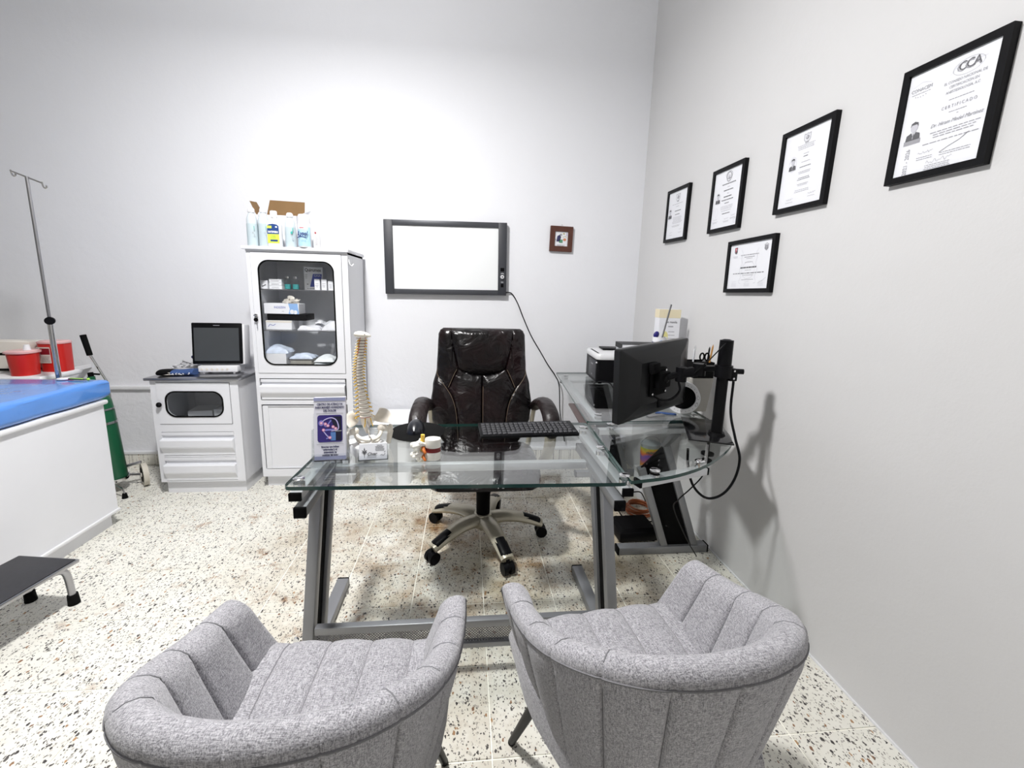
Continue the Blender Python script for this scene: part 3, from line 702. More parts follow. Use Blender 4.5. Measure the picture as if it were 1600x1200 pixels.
def certificate(label, yc, zc, wy, hz, draw, rot=0.0):
    t = thing('certificate_frame', label, 'certificate', (XW, yc, zc-hz/2), group='framed certificates on the right wall')
    def PL(d): return [(y+yc, z+zc) for y, z in d]
    R = Matrix.Translation((XW,yc,zc)) @ Matrix.Rotation(math.radians(rot), 4, 'X') @ Matrix.Translation((-XW,-yc,-zc))
    b = .0185
    g = MB(); g.plate(PL(rr(0,0,wy,hz,.001)), PL(rr(0,0,wy-2*b,hz-2*b,.001)), XW-.020, XW-.0005, 'yzx'); g.xf(R); g.build('frame', M_black, t)
    g = MB(); g.box(XW-.012, XW-.002, yc-wy/2+b*.8, yc+wy/2-b*.8, zc-hz/2+b*.8, zc+hz/2-b*.8); g.xf(R); g.build('document', M_paper, t)
    pl = Plane((XW-.0123, yc, zc), (0,-1,0), (0,0,1)); g = MB(); draw(pl, g, wy-2*b, hz-2*b); g.xf(R); g.build('print', [M_ink, M_inkl, mat('pale_print',(.55,.55,.60),.7), mat('crest_red',(.45,.05,.08),.7)], t)
    return t
def portrait(pl, g, a, b, s, oval=True):
    if oval: pl.ring(g, a, b, .62*s, .95*s, .03*s, 2)
    pl.ell(g, a, b+.28*s, .30*s, .40*s, 2); pl.poly(g, [(a-.32*s,b+.34*s),(a-.28*s,b+.66*s),(a,b+.78*s),(a+.28*s,b+.66*s),(a+.32*s,b+.34*s),(a+.2*s,b+.52*s),(a-.2*s,b+.52*s)], 0, .0009)
    pl.poly(g, [(a-.6*s,b-.75*s),(a-.55*s,b-.28*s),(a-.18*s,b-.1*s),(a,b-.5*s),(a+.18*s,b-.1*s),(a+.55*s,b-.28*s),(a+.6*s,b-.75*s)], 0, .0008); pl.poly(g, [(a-.03*s,b-.16*s),(a+.03*s,b-.16*s),(a+.05*s,b-.6*s),(a,b-.7*s),(a-.05*s,b-.6*s)], 1, .001)
def shield(pl, g, a, b, w_, h_):
    pl.stroke(g, [(a-w_/2,b+h_*.4),(a-w_*.5,b-h_*.2),(a-w_*.3,b-h_*.38),(a,b-h_*.42),(a+w_*.3,b-h_*.38),(a+w_*.5,b-h_*.2),(a+w_/2,b+h_*.4),(a+w_*.2,b+h_*.3),(a,b+h_*.42),(a-w_*.2,b+h_*.3),(a-w_/2,b+h_*.4)], w_*.06, 1)
    pl.ell(g, a, b, w_*.28, h_*.22, 1); pl.ell(g, a-w_*.08, b+h_*.05, w_*.12, h_*.12, 2, .0009); pl.rect(g, a-w_*.3, a+w_*.3, b-h_*.56, b-h_*.48, 1)
def sign(pl, g, a, b, s, m=1):
    P = [(a-s/2+s*i/24, b+s*.10*math.sin(i*1.3)*math.cos(i*.37)+s*.06*i/24) for i in range(25)]; pl.stroke(g, P, .0007, m)
rA = random.Random(3)
def drawA(pl, g, W, H):
    pl.text(g, 'CONACEM', -.073, .094, .0135, 1, sx=.85); pl.stroke(g, [(-.098,.104),(-.073,.113),(-.048,.104)], .0006, 2); pl.lines(g, -.073, .084, .05, 1, .004, .0015, 1, rnd=rA, jag=.0)
    for i in range(5): pl.ell(g, -.087+i*.007, .077-.003*math.sin(i/4*math.pi), .0012, .0012, 1)
    pl.ring(g, .040, .106, .036, .019, .0006, 1); pl.stroke(g, [(.0,.098),(.015,.118),(.05,.114),(.082,.112)], .0006, 2)
    pl.text(g, 'CCA', .040, .107, .031, 1, sx=.95, space=.85); pl.text(g, 'CCA', .043, .109, .031, 0, h=.0010, sx=.9, space=.85, bold=-.0002)
    for i, s in enumerate(('EL CONSEJO NACIONAL DE', 'CERTIFICACI\u00d3N EN', 'ANESTESIOLOG\u00cdA, A.C.')): pl.text(g, s, .037, .079-i*.0125, .0098, 1, sx=.80)
    pl.lines(g, .037, .034, .058, 1, .004, .0015, 1, rnd=rA, jag=0)
    pl.text(g, 'CERTIFICADO', .035, .016, .0115, 1, space=1.45, sx=.85)
    pl.lines(g, .035, .002, .042, 1, .004, .0015, 1, rnd=rA, jag=0); pl.lines(g, .037, -.006, .006, 1, .004, .0018, 1, rnd=rA, jag=0)
    pl.text(g, 'Dr. Hiram Medel Mart\u00ednez', .035, -.022, .0140, 1, shear=.35, sx=.82)
    pl.lines(g, .035, -.040, .125, 3, .0065, .0020, 1, rnd=rA, jag=.2); pl.lines(g, .028, -.066, .135, 1, .006, .0020, 1, rnd=rA, jag=0)
    portrait(pl, g, -.073, -.018, .033, False); pl.rect(g, -.096, -.05, -.054, -.042, 1)
    pl.stroke(g, [(.010,-.098),(.030,-.088),(.055,-.078),(.074,-.064),(.062,-.073)], .0010, 0); pl.lines(g, .048, -.100, .075, 2, .0055, .0015, 1, rnd=rA)
    sign(pl, g, -.028, -.088, .04); pl.lines(g, -.028, -.099, .056, 2, .0055, .0015, 1, rnd=rA)
    sign(pl, g, .012, -.119, .065); pl.lines(g, .010, -.126, .075, 3, .0050, .0015, 1, rnd=rA)
    pl.text(g, '2021 - 2026', -.078, -.103, .0165, 1, rot=math.pi/2, sx=.9)
def drawB(pl, g, W, H):
    shield(pl, g, .0, .110, .030, .036); pl.lines(g, .0, .085, .085, 3, .0065, .0016, 1, rnd=rA)
    pl.lines(g, .005, .052, .026, 1, .005, .0015, 1); pl.lines(g, .005, .042, .026, 1, .005, .0026, 0)
    portrait(pl, g, -.058, .024, .030); pl.lines(g, .008, .022, .05, 1, .005, .0015, 1); pl.lines(g, .008, .004, .056, 1, .005, .0022, 0); pl.lines(g, .008, -.014, .062, 2, .0055, .0015, 1)
    pl.lines(g, .008, -.037, .066, 2, .006, .0018, 0); pl.lines(g, .008, -.060, .055, 2, .005, .0014, 1); pl.lines(g, .008, -.082, .085, 2, .006, .0014, 1)
    sign(pl, g, -.05, -.112, .035); sign(pl, g, .06, -.104, .035); pl.lines(g, -.05, -.122, .05, 1, .004, .0014, 1); pl.lines(g, .06, -.114, .045, 1, .004, .0014, 1)
def drawC(pl, g, W, H):
    pl.ring(g, .008, .104, .019, .022, .004, 1); pl.ell(g, .008, .102, .009, .012, 2); pl.text(g, 'A', .008, .10, .012, 0); pl.ring(g, .008,.112,.025,.018,.002,1)
    for i, (w_, th) in enumerate(((.11,.0040),(.02,.002),(.075,.0040),(.016,.002),(.065,.0045),(.095,.0038),(.04,.003))): pl.lines(g, .012, .072-i*.0155, w_, 1, .004, th, 0 if i in (0,2,4,5,6) else 1, jag=0, rnd=rA)
    portrait(pl, g, -.070, .010, .032); pl.lines(g, .012, -.036, .115, 3, .0065, .0016, 1, rnd=rA); pl.lines(g, .012, -.058, .105, 1, .004, .0016, 1); pl.lines(g, .012, -.072, .07, 1, .004, .0035, 0)
    pl.ring(g, -.072, -.060, .012, .022, .0008, 2)
    for a, b in ((-.075,-.095),(.02,-.100),(.075,-.090)): sign(pl, g, a, b, .035); pl.lines(g, a, b-.010, .05, 2, .005, .0014, 1)
    pl.ring(g, -.09,-.122,.010,.010,.0012,2); pl.ring(g, .09,-.118,.010,.010,.0012,2)
def drawD(pl, g, W, H):
    shield(pl, g, .0, .105, .045, .048); pl.lines(g, .0, .066, .13, 1, .004, .0022, 1, jag=0); pl.lines(g, .0, .050, .045, 1, .004, .002, 1)
    portrait(pl, g, -.085, .012, .036); pl.lines(g, .01, .024, .075, 1, .004, .0042, 0, jag=0); pl.lines(g, .01, .002, .06, 1, .004, .0038, 0, jag=0)
    pl.lines(g, .012, -.014, .125, 6, .0072, .0018, 1, rnd=rA); pl.lines(g, .0, -.064, .10, 2, .006, .0018, 1, rnd=rA)
    sign(pl, g, -.055, -.105, .035); sign(pl, g, .06, -.092, .035); pl.lines(g, -.055, -.118, .045, 1, .004, .0014, 1); pl.lines(g, .06, -.110, .05, 1, .004, .0014, 1)
def drawE(pl, g, W, H):
    pl.poly(g, [(-.112,.090),(-.092,.090),(-.092,.066),(-.102,.058),(-.112,.066)], 0); pl.poly(g, [(-.110,.088),(-.094,.088),(-.097,.075),(-.104,.066)], 3, .0009); pl.poly(g, [(-.104,.086),(-.096,.082),(-.099,.072)], 2, .0011); pl.lines(g, -.102, .048, .036, 2, .006, .0022, 2)
    pl.poly(g, [(.095,.083),(.118,.083),(.118,.066),(.107,.058),(.095,.066)], 1); pl.stroke(g, [(.093,.083),(.107,.090),(.121,.083)], .002, 1); pl.lines(g, .107, .072, .02, 2, .005, .002, 2)
    pl.text(g, 'E', .107, .071, .014, 2, h=.0011)
    for q in (-1, 1): pl.stroke(g, cr2([(q*.06,.075),(q*.048,.058),(q*.055,.035),(q*.048,.01),(q*.062,-.02),(q*.05,-.05),(q*.06,-.075),(q*.045,-.082)]), .0012, 2)
    pl.ring(g, 0, -.02, .045, .04, .0010, 2)
    pl.lines(g, .0, .050, .125, 1, .004, .0032, 1, jag=0); pl.lines(g, .0, .040, .07, 1, .004, .0032, 1, jag=0); pl.lines(g, .0, .033, .05, 1, .004, .0016, 1); pl.lines(g, .0, .016, .06, 1, .004, .0016, 1)
    pl.lines(g, .0, -.008, .115, 1, .004, .0060, 0, jag=0); pl.lines(g, .0, -.020, .055, 1, .004, .0020, 1)
    pl.lines(g, .0, -.034, .215, 1, .004, .0028, 0, jag=0); pl.lines(g, .0, -.043, .09, 1, .004, .0022, 1); pl.lines(g, .0, -.064, .085, 1, .004, .0020, 1)
    for a in (-.095, .0, .095): pl.lines(g, a, -.082, .045, 3, .0055, .0013, 2, rnd=rA); sign(pl, g, a, -.074, .03, 2)
    pl.stroke(g, [(.075,-.082),(.1,-.072),(.125,-.058)], .0008, 1)
def cr2(P): return [(v.x, v.y) for v in cr_curve([(x, y, 0) for x, y in P], 4)]
def Wy(y): return y*1.2975/1.3175
def Wz(z): return 1.3354+(z-1.3354)*1.2975/1.3175
certificate('largest looking framed certificate with grey portrait photo, nearest the camera on the right wall', Wy(1.151), Wz(1.857), .258, .319, drawA, 1.2)
certificate('framed certificate with oval portrait, third along the wall from the corner', Wy(1.645), Wz(1.854), .259, .317, drawB, 0.9)
certificate('framed certificate headed by a round seal, second along the wall from the corner', Wy(2.145), Wz(1.840), .262, .316, drawC, 0.8)
certificate('framed certificate closest to the back corner of the room, upright', Wy(2.662), Wz(1.850), .272, .322, drawD, 1.4)
certificate('landscape framed certificate with red crest, hung lower than the others', Wy(1.905), Wz(1.490), .328, .248, drawE, -.3)

# ------------------------------------------------------------------ tall medicine cabinet (hollow)
def drawer(parent, x0, x1, z0, z1, yf, name='drawer'):
    h = z1-z0
    prof = [(yf+.012,z0),(yf-.002,z0),(yf-.002,z0+.10*h),(yf-.020,z0+.34*h),(yf-.022,z0+.40*h),(yf-.022,z0+.67*h),(yf-.017,z0+.71*h),(yf+.008,z0+.72*h),(yf+.008,z0+.86*h),(yf-.002,z0+.87*h),(yf-.002,z1),(yf+.012,z1)]
    g = MB(); g.prism(prof, x0, x1, 'yzx'); d = g.build(name, M_enam, parent)
    q = MB(); q.box(x0-.0025, x1+.0025, yf+.0105, yf+.0125, z0-.0025, z1+.003); q.build('drawer_gap', M_blackm, d)
    return d
def windowed_door(parent, x0, x1, z0, z1, wx0, wx1, wz0, wz1, r, yf, gm):
    oc_, ic = ((x0+x1)/2, (z0+z1)/2), ((wx0+wx1)/2, (wz0+wz1)/2)
    outer = rr(*oc_, x1-x0, z1-z0, .002, 9); inner = rr(*ic, wx1-wx0, wz1-wz0, r, 9)
    g = MB(); g.plate(outer, inner, yf-.004, yf+.012); d = g.build('door', M_enam, parent)
    g = MB(); g.plate(rr(*ic, wx1-wx0+.006, wz1-wz0+.006, r+.003, 9), rr(*ic, wx1-wx0-.010, wz1-wz0-.010, r-.004, 9), yf-.0075, yf-.001); g.build('window_gasket', M_rubber, d)
    lp = rr(*ic, wx1-wx0, wz1-wz0, r, 9); g = MB(); g.add([(a, yf+.003, b) for a, b in lp], [list(range(len(lp)))]); g.build('window_pane', gm, d)
    g = MB(); g.plate(rr(*oc_, x1-x0+.005, z1-z0+.005, .003, 9), rr(*oc_, x1-x0-.002, z1-z0-.002, .002, 9), yf-.0002, yf+.002); g.build('door_gap', M_ink, d)
    return d
tc = thing('medicine_cabinet', 'tall white metal medicine cabinet with glass door beside the back wall', 'cabinet', (-1.04, 2.97, 0))
cx0, cx1, cy0, cy1, cz1 = -1.342, -.742, 2.765, 3.15, 1.555
g = MB(); g.box(cx0+.012, cx1-.035, cy0+.035, cy1-.01, 0, .08); g.build('plinth', M_enam, tc)
g = MB()
g.box(cx0, cx0+.02, cy0+.012, cy1, .08, cz1); g.box(cx1-.02, cx1, cy0+.012, cy1, .08, cz1)
g.box(cx0+.02, cx1-.02, cy1-.015, cy1, .08, cz1); g.box(cx0+.02, cx1-.02, cy0+.012, cy1-.015, .08, .095); g.box(cx0+.02, cx1-.02, cy0+.012, cy1-.015, .765, .785); g.box(cx0+.02, cx1-.02, cy0+.012, cy1-.015, .59, .605); g.box(cx0+.02, cx1-.02, cy0+.012, cy1-.015, cz1-.012, cz1)
g.build('body', M_enam, tc)
dxl, dxr = -1.318, -.781
g = MB()   # front face frame
g.box(cx0, dxl-.002, cy0, cy0+.014, .08, cz1); g.box(dxr+.002, cx1, cy0, cy0+.014, .08, cz1)
for a, b in ((.08,.134), (.578,.606), (.752,.786), (1.541,cz1)): g.box(dxl-.002, dxr+.002, cy0, cy0+.014, a, b)
g.build('front_frame', M_enam, tc)
d = windowed_door(tc, dxl, dxr, .788, 1.539, -1.276, -.829, .842, 1.493, .062, cy0, M_glassd)
g = MB(); g.cyl((-1.306,cy0-.004,1.155),(-1.306,cy0-.014,1.155),.010,n=16); g.box(-1.318,-1.294,cy0-.020,cy0-.013,1.1515,1.1585,bev=.002); lk = g.build('lock', M_chrome, d)
g = MB(); g.cyl((-1.306,cy0-.018,1.128),(-1.306,cy0-.012,1.128),.012,n=16); g.build('key_fob', M_blackm, lk)
g = MB(); g.box(-1.303,-1.299,cy0-.016,cy0-.014,1.075,1.118); g.build('key', M_chrome, lk)
drawer(tc, dxl+.006, dxr-.006, .612, .746, cy0)
g = MB(); g.plate(rr((dxl+dxr)/2, .3545, dxr-dxl-.012, .431, .002), rr((dxl+dxr)/2+.012, .3545, dxr-dxl-.055, .425, .002), cy0-.003, cy0+.012); g.box(dxl+.03, dxr-.012, cy0+.004, cy0+.010, .139, .570); d2 = g.build('lower_door', M_enam, tc)
g = MB(); g.box(dxl+.003, dxr-.003, cy0+.0105, cy0+.012, .136, .574); g.build('door_gap', M_blackm, d2)
g = MB(); g.box(cx0-.018, cx1+.010, cy0-.022, cy1+.005, cz1, cz1+.020, bev=.003); g.box(cx0, cx1, cy0-.006, cy1, cz1-.012, cz1+.001); g.build('top_board', M_enam, tc)
g = MB(); g.tube(cr_curve([(cx1,cy0+.02,1.525),(cx1+.006,cy0+.02,1.49),(cx1+.015,cy0+.03,1.475),(cx1+.022,cy0+.055,1.49)], 5), .004, n=8); g.build('side_hook', M_white, tc)
for z in (1.060, 1.318):
    g = MB(); g.box(cx0+.021, cx1-.021, cy0+.03, cy1-.018, z-.005, z); o = g.build('glass_shelf', [M_glassd, M_ink], tc)
    for p in o.data.polygons:
        if p.normal.y < -.5: p.material_index = 1
TOP = cz1+.020
def carton(name, label, cat, x0, x1, y0, y1, z0, z1, m, rz=0, group=None, draw=None, parts=True):
    c = ((x0+x1)/2, (y0+y1)/2, z0); t = thing(name, label, cat, c, 0, group)
    R = Matrix.Translation(c) @ Matrix.Rotation(rz, 4, 'Z') @ Matrix.Translation((-c[0],-c[1],-c[2]))
    g = MB(); g.box(x0, x1, y0, y1, z0, z1, bev=.0015, seg=1); g.xf(R); g.build('carton', m, t)
    if draw:
        pl = Plane((c[0], y0, (z0+z1)/2), (1,0,0), (0,0,1)); q = MB(); ms = draw(pl, q, x1-x0, z1-z0); q.xf(R); q.build('print', ms, t)
    return t
def sh(z): return z+.0005
# upper shelf
z = sh(1.318)
M_print_blue = mat('print_blue', (.07,.10,.42), .5); M_lblue = mat('print_light_blue', (.25,.42,.72), .5); M_teal = mat('teal_liquid', (.05,.30,.30), .2)
carton('medicine_carton', 'flat white carton at the left end of the top cabinet shelf', 'carton', -1.315,-1.272, 2.86,2.95, z, z+.055, M_paper, draw=lambda p,q,w_,h_: (p.stroke(q,[(-.012,-.012),(.012,.0)],.006), [M_ink])[1])
for i in range(3):
    carton('medicine_carton', ['bottom','middle','topmost'][i]+' small white carton in the stack beside the vials, top cabinet shelf', 'carton', -1.262,-1.185, 2.86,2.95, z+i*.0215, z+i*.0215+.021, M_paper, group='stacked white cartons in the cabinet', draw=lambda p,q,w_,h_: (p.lines(q,0,.002,.05,2,.005,.002), [M_inkl])[1])
for i, x in enumerate((-1.155,-1.105)):
    t = thing('glass_vial', ['left','right'][i]+'-hand glass vial of teal liquid on the top cabinet shelf', 'vial', (x,2.88,z), 0, 'teal vials in the cabinet')
    g = MB(); g.lathe([(0,z),(.020,z),(.021,z+.004),(.021,z+.055),(.013,z+.066),(.013,z+.072)], (x,2.88,0), n=20); g.build('bottle', M_acryl, t)
    g = MB(); g.lathe([(0,z+.003),(.019,z+.003),(.019,z+.034),(0,z+.034)], (x,2.88,0), n=20); g.build('liquid', M_teal, t)
    g = MB(); g.lathe([(0,z+.070),(.014,z+.070),(.014,z+.083),(0,z+.083)], (x,2.88,0), n=20); g.build('cap', M_chrome, t)
def quir(p, q, w_, h_):
    p.text(q, 'Quirumex', -.002, h_*.36, .030, 0, h=.001, sx=.82, bold=.0006); p.poly(q, [(-w_*.02,h_*.20),(w_*.44,h_*.20),(w_*.34,-h_*.36),(-w_*.20,-h_*.36)], 1); p.text(q, 'GASA', w_*.2, h_*.12, .019, 2, h=.001, sx=.9)
    for k in range(3): p.lines(q, -w_*.36, h_*(.16-.07*k), w_*.16, 1, .004, .004, 3)
    p.lines(q, -w_*.30, -h_*.25, w_*.14, 1, .004, .006, 0); p.lines(q, 0, -h_*.44, w_*.8, 1, .004, .005, 3); return [M_ink, M_print_blue, M_paper, M_inkl]
carton('gauze_carton', 'upright white and blue gauze carton on the top cabinet shelf', 'carton', -1.070,-.948, 2.93,2.99, z, z+.150, M_paper, draw=quir)
for i, (x, h_) in enumerate(((-.965,.072),(-.922,.072),(-.880,.06),(-.834,.062))):
    carton('vial_carton', 'small white vial carton, %s from the gauze carton on the top shelf' % ['first','second','third','fourth'][i], 'carton', x-.017, x+.017, 2.86,2.895, z, z+h_, M_paper, group='small vial cartons in the cabinet', draw=lambda p,q,w_,h_: (p.lines(q,0,.006,.024,2,.012,.003), p.lines(q,0,-.014,.02,1,.01,.003), [M_inkl])[2])
# middle shelf
z = sh(1.060)
t = carton('paper_carton', 'cream topped white carton lying at the bottom left of the middle cabinet shelf', 'carton', -1.290,-1.130, 2.84,2.96, z, z+.058, M_paper, draw=lambda p,q,w_,h_: (p.stroke(q,[(-.066,-.012),(-.055,.004),(-.035,-.004),(-.02,.006)],.003), p.rect(q,-w_/2,w_/2,h_*.28,h_*.48,1), [M_print_blue, M_cream])[2])
g = MB(); g.box(-1.285,-1.040, 2.85,3.0, z+.0585, z+.100, bev=.004); solo(g, 'black_tray', M_black, 'black plastic tray stacked between the two white cartons in the cabinet', 'tray', (-1.16,2.92,z+.0585))
def inde(p, q, w_, h_):
    p.text(q, 'INDEZEN', -.01, .008, .019, 0, h=.001, sx=.9); p.lines(q, .01, -.016, .02, 1, .004, .003, 2); p.poly(q, [(w_*.20,-h_/2),(w_*.24,0),(w_*.20,h_/2),(w_*.47,h_/2),(w_*.5,-h_/2)], 1); p.ell(q, w_*.30,-h_*.28,.013,.014,3,.001); p.ell(q, w_*.40,-h_*.32,.012,.013,3,.001); return [M_print_blue, M_lblue, M_inkl, M_paper]
carton('glove_box', 'white and blue disposable glove box on the middle cabinet shelf', 'box', -1.295,-1.080, 2.84,2.95, z+.1015, z+.168, M_paper, draw=inde)
def crumple(name, label, cat, c, rx, ry, rz, m, seed, group=None, n=18, amp=.22):
    R = random.Random(seed); g = MB(); g.ball((0,0,0), 1, 1, 1, n=n)
    ph = [(R.uniform(2,6), R.uniform(0,6), R.uniform(2,6), R.uniform(0,6)) for _ in range(4)]
    for i, v in enumerate(g.v):
        s = 1+amp*sum(math.sin(a*v.x+b+c_*v.y*1.3)*math.sin(c_*v.z+d) for a,b,c_,d in ph)/2
        zz = max(-.62, v.z*s); g.v[i] = Vector((c[0]+v.x*s*rx, c[1]+v.y*s*ry, c[2]+(zz+.62)*rz))
    return solo(g, name, m, label, cat, c, group)
crumple('latex_glove', 'cream latex glove pulled out of the glove box', 'glove', (-1.145,2.895,z+.1685), .045,.035,.022, M_cream, 5, n=22, amp=.5)
M_pack = mat('clear_white_packaging', (.72,.73,.77), .25, var=.15, vscale=25, bump=.4, bscale=40)
def packet(name, label, x0, x1, y0, y1, z0, th, seed, group, m=M_pack):
    R = random.Random(seed); n = 12; top = []
    def hgt(u, v, k): return th*(max(0, 1-abs(2*u-1)**4)*max(0, 1-abs(2*v-1)**4))**.4*(.65+.35*math.sin(5*u+seed)*math.sin(4*v+seed*2+k))
    g = MB(); vs = []; fs = []
    for a in range(n+1):
        for b in range(n+1): vs.append((x0+(x1-x0)*a/n+.004*math.sin(b+seed), y0+(y1-y0)*b/n, z0+.0008+hgt(a/n, b/n, 0)))
    for a in range(n+1):
        for b in range(n+1): vs.append((x0+(x1-x0)*a/n+.004*math.sin(b+seed), y0+(y1-y0)*b/n, z0))
    N = (n+1)**2
    for a in range(n):
        for b in range(n):
            i = a*(n+1)+b; fs += [(i,i+n+1,i+n+2,i+1), (N+i,N+i+1,N+i+n+2,N+i+n+1)]
    for k in range(n):
        fs += [(k,k+1,N+k+1,N+k), ((n)*(n+1)+k+1,(n)*(n+1)+k,N+n*(n+1)+k,N+n*(n+1)+k+1), ((k+1)*(n+1),k*(n+1),N+k*(n+1),N+(k+1)*(n+1)), (k*(n+1)+n,(k+1)*(n+1)+n,N+(k+1)*(n+1)+n,N+k*(n+1)+n)]
    g.add(vs, fs, 0, True); return solo(g, name, m, label, 'packet', ((x0+x1)/2,(y0+y1)/2,z0), group)
G = 'sterile packets in the cabinet'
packet('sterile_packet', 'white plastic packet lowest in the middle shelf pile, next to the cream carton', -1.10,-.955,2.84,3.0,z,.040,1,G)
packet('sterile_packet', 'white plastic packet at the right end of the middle cabinet shelf', -.950,-.815,2.84,3.02,z,.062,2,G)
packet('sterile_packet', 'clear wrapped packet tucked behind the middle shelf pile', -1.06,-.93,3.02,3.11,z,.06,3,G)
packet('sterile_packet', 'small flat white packet on top of the middle shelf pile', -1.00,-.955,2.88,2.98,z+.041,.02,4,G)
# bottom of the glazed part
z = .7855
carton('white_box', 'white square box at the left of the bottom cabinet shelf', 'box', -1.300,-1.175, 2.83,2.97, z, z+.118, M_white)
packet('folded_cloth', 'blue and white folded packet on the white box in the cabinet', -1.31,-1.165,2.83,2.97,z+.1185,.052,6,'folded packets on the lowest cabinet shelf', mat('blue_white_wrap',(.55,.62,.74),.5,var=.3,vscale=30))
t = thing('clear_tub', 'clear rectangular tub with dark rim in the middle of the bottom cabinet shelf', 'tub', (-1.08,2.88,z))
g = MB(); g.box(-1.150,-1.015,2.83,2.95,z,z+.078,bev=.006); g.build('tub', mat('smoked_tub',(.30,.29,.26),.25), t)
g = MB(); g.plate(rr(-1.0825,2.89,.143,.128,.012), rr(-1.0825,2.89,.125,.11,.008), z+.078, z+.084, 'xyz'); g.build('rim', M_stain, t)
packet('folded_cloth', 'folded white and blue packet on the clear tub in the cabinet', -1.16,-1.01,2.83,2.95,z+.0845,.036,8,'folded packets on the lowest cabinet shelf', MATS['blue_white_wrap'])
M_sheetw = mat('folded_white_cloth', (.74,.78,.80), .7, var=.15, vscale=40, bump=.5, bscale=30)
for i in range(3):
    packet('folded_gown', 'folded pale gown, %s of the pile at the right of the bottom cabinet shelf' % ['lowest','middle','topmost'][i], -1.02+.012*i,-.845-.015*i,2.80+.01*i,2.97,z+i*.033,.040,10+i,'folded gowns on the lowest cabinet shelf', M_sheetw)
packet('sterile_packet', 'white packet behind the folded gowns on the bottom cabinet shelf', -.99,-.83,2.99,3.1,z,.13,14,G)

# ---- on top of the tall cabinet
z = TOP+.0005
bx = thing('cardboard_box', 'open white carton with brown inside flaps on top of the tall cabinet', 'box', (-1.15,2.98,z))
b0, b1, by0, by1, bh = -1.325, -1.082, 2.89, 3.03, .205
g = MB(); g.box(b0,b1,by0,by0+.003,z,z+bh); g.box(b0,b1,by1-.003,by1,z,z+bh); g.box(b0,b0+.003,by0+.003,by1-.003,z,z+bh); g.box(b1-.003,b1,by0+.003,by1-.003,z,z+bh); g.box(b0+.003,b1-.003,by0+.003,by1-.003,z,z+.003); g.build('walls', M_paper, bx)
g = MB(); g.loft([[(b0,by1,z+bh),(b1,by1,z+bh),(b1,by1+.002,z+bh),(b0,by1+.002,z+bh)],[(b0+.006,by1+.055,z+bh+.125),(b1-.012,by1+.055,z+bh+.120),(b1-.012,by1+.057,z+bh+.120),(b0+.006,by1+.057,z+bh+.125)]], smooth=False); g.build('back_flap', M_card, bx)
g = MB(); g.loft([[(b0,by0+.01,z+bh),(b0,by1-.01,z+bh),(b0-.002,by1-.01,z+bh),(b0-.002,by0+.01,z+bh)],[(b0-.045,by0+.03,z+bh+.085),(b0-.045,by1-.02,z+bh+.095),(b0-.047,by1-.02,z+bh+.095),(b0-.047,by0+.03,z+bh+.085)]], smooth=False); g.build('side_flap', M_card, bx)
g = MB(); g.loft([[(b1,by0+.01,z+bh),(b1,by1-.01,z+bh),(b1,by1-.01,z+bh-.002),(b1,by0+.01,z+bh-.002)],[(b1+.085,by0+.0,z+bh+.035),(b1+.06,by1-.05,z+bh+.045),(b1+.06,by1-.05,z+bh+.043),(b1+.085,by0+.0,z+bh+.033)]], smooth=False); g.build('side_flap', M_paper, bx)
M_clearb = mat('clear_pale_plastic', (.60,.66,.70), .18, var=.05)
M_liq = mat('clear_liquid_bottle', (.50,.59,.63), .15, var=.08)
M_prg = mat('print_teal', (.05,.42,.36), .5)
BL = ['clear saline bottle at the left end of the cabinet top', 'clear saline bottle standing behind its neighbours, second from the left', 'clear saline bottle left of the labelled white bottle on the cabinet top', 'clear saline bottle with a green mark, right of the labelled white bottle']
for i, (x, y, hh) in enumerate(((-1.308,2.795,.228),(-1.276,2.855,.214),(-1.243,2.803,.232),(-1.087,2.80,.208))):
    t = thing('saline_bottle', BL[i], 'bottle', (x,y,z), 0, 'clear bottles on the cabinet')
    g = MB(); g.lathe([(0,z),(.029,z),(.031,z+.004),(.030,z+hh*.62),(.028,z+hh*.72),(.018,z+hh*.84),(.0145,z+hh*.87),(.0145,z+hh*.88),(0,z+hh*.88)], (x,y,0), n=28); g.build('bottle', M_clearb, t)
    g = MB(); g.lathe([(.0312,z+.006),(.0315,z+.008),(.0308,z+hh*.58),(.0303,z+hh*.58)], (x,y,0), n=28); g.build('label', M_liq, t)
    g = MB(); g.lathe([(0,z+hh*.87),(.019,z+hh*.87),(.020,z+hh*.89),(.0185,z+hh*.96),(.013,z+hh*.995),(0,z+hh)], (x,y,0), n=24); g.build('cap', M_white, t)
    pl = Plane((x+.006,y-.032,z+hh*.36), (1,0,0), (0,0,1)); g = MB()
    if i == 3: pl.stroke(g, [(.012,.010),(.019,.024),(.021,.040)], .004); pl.ell(g,.012,.012,.006,.008); pl.ell(g,.018,-.025,.003,.004,1)
    else: pl.rect(g,.018,.021,.012,.035); pl.ell(g,.018,-.018,.003,.003,1)
    pl.lines(g, .012, 0, .014, 2, .006, .0016, 1); g.build('print', [M_prg, M_inkl], t)
LB0 = len(bpy.data.objects)
t = thing('labelled_bottle', 'white flat bottle with blue and lime label on the cabinet top', 'bottle', (-1.150,2.785,z))
t_lab = t
g = MB(); g.prism(rr(-1.150,2.785,.072,.036,.012),z,z+.005,'xyz',smooth=True); 
rings = []
for hq, s, s2 in ((0,.96,.9),(.006,1,1),(.108,1,1),(.125,.80,.9),(.138,.45,.7),(.142,.42,.7)): rings.append([(-1.150+(px)*s, 2.785+py*s2, z+hq) for px, py in rr(0,0,.072,.036,.014)])
g = MB(); g.loft(rings); g.build('bottle', M_white, t)
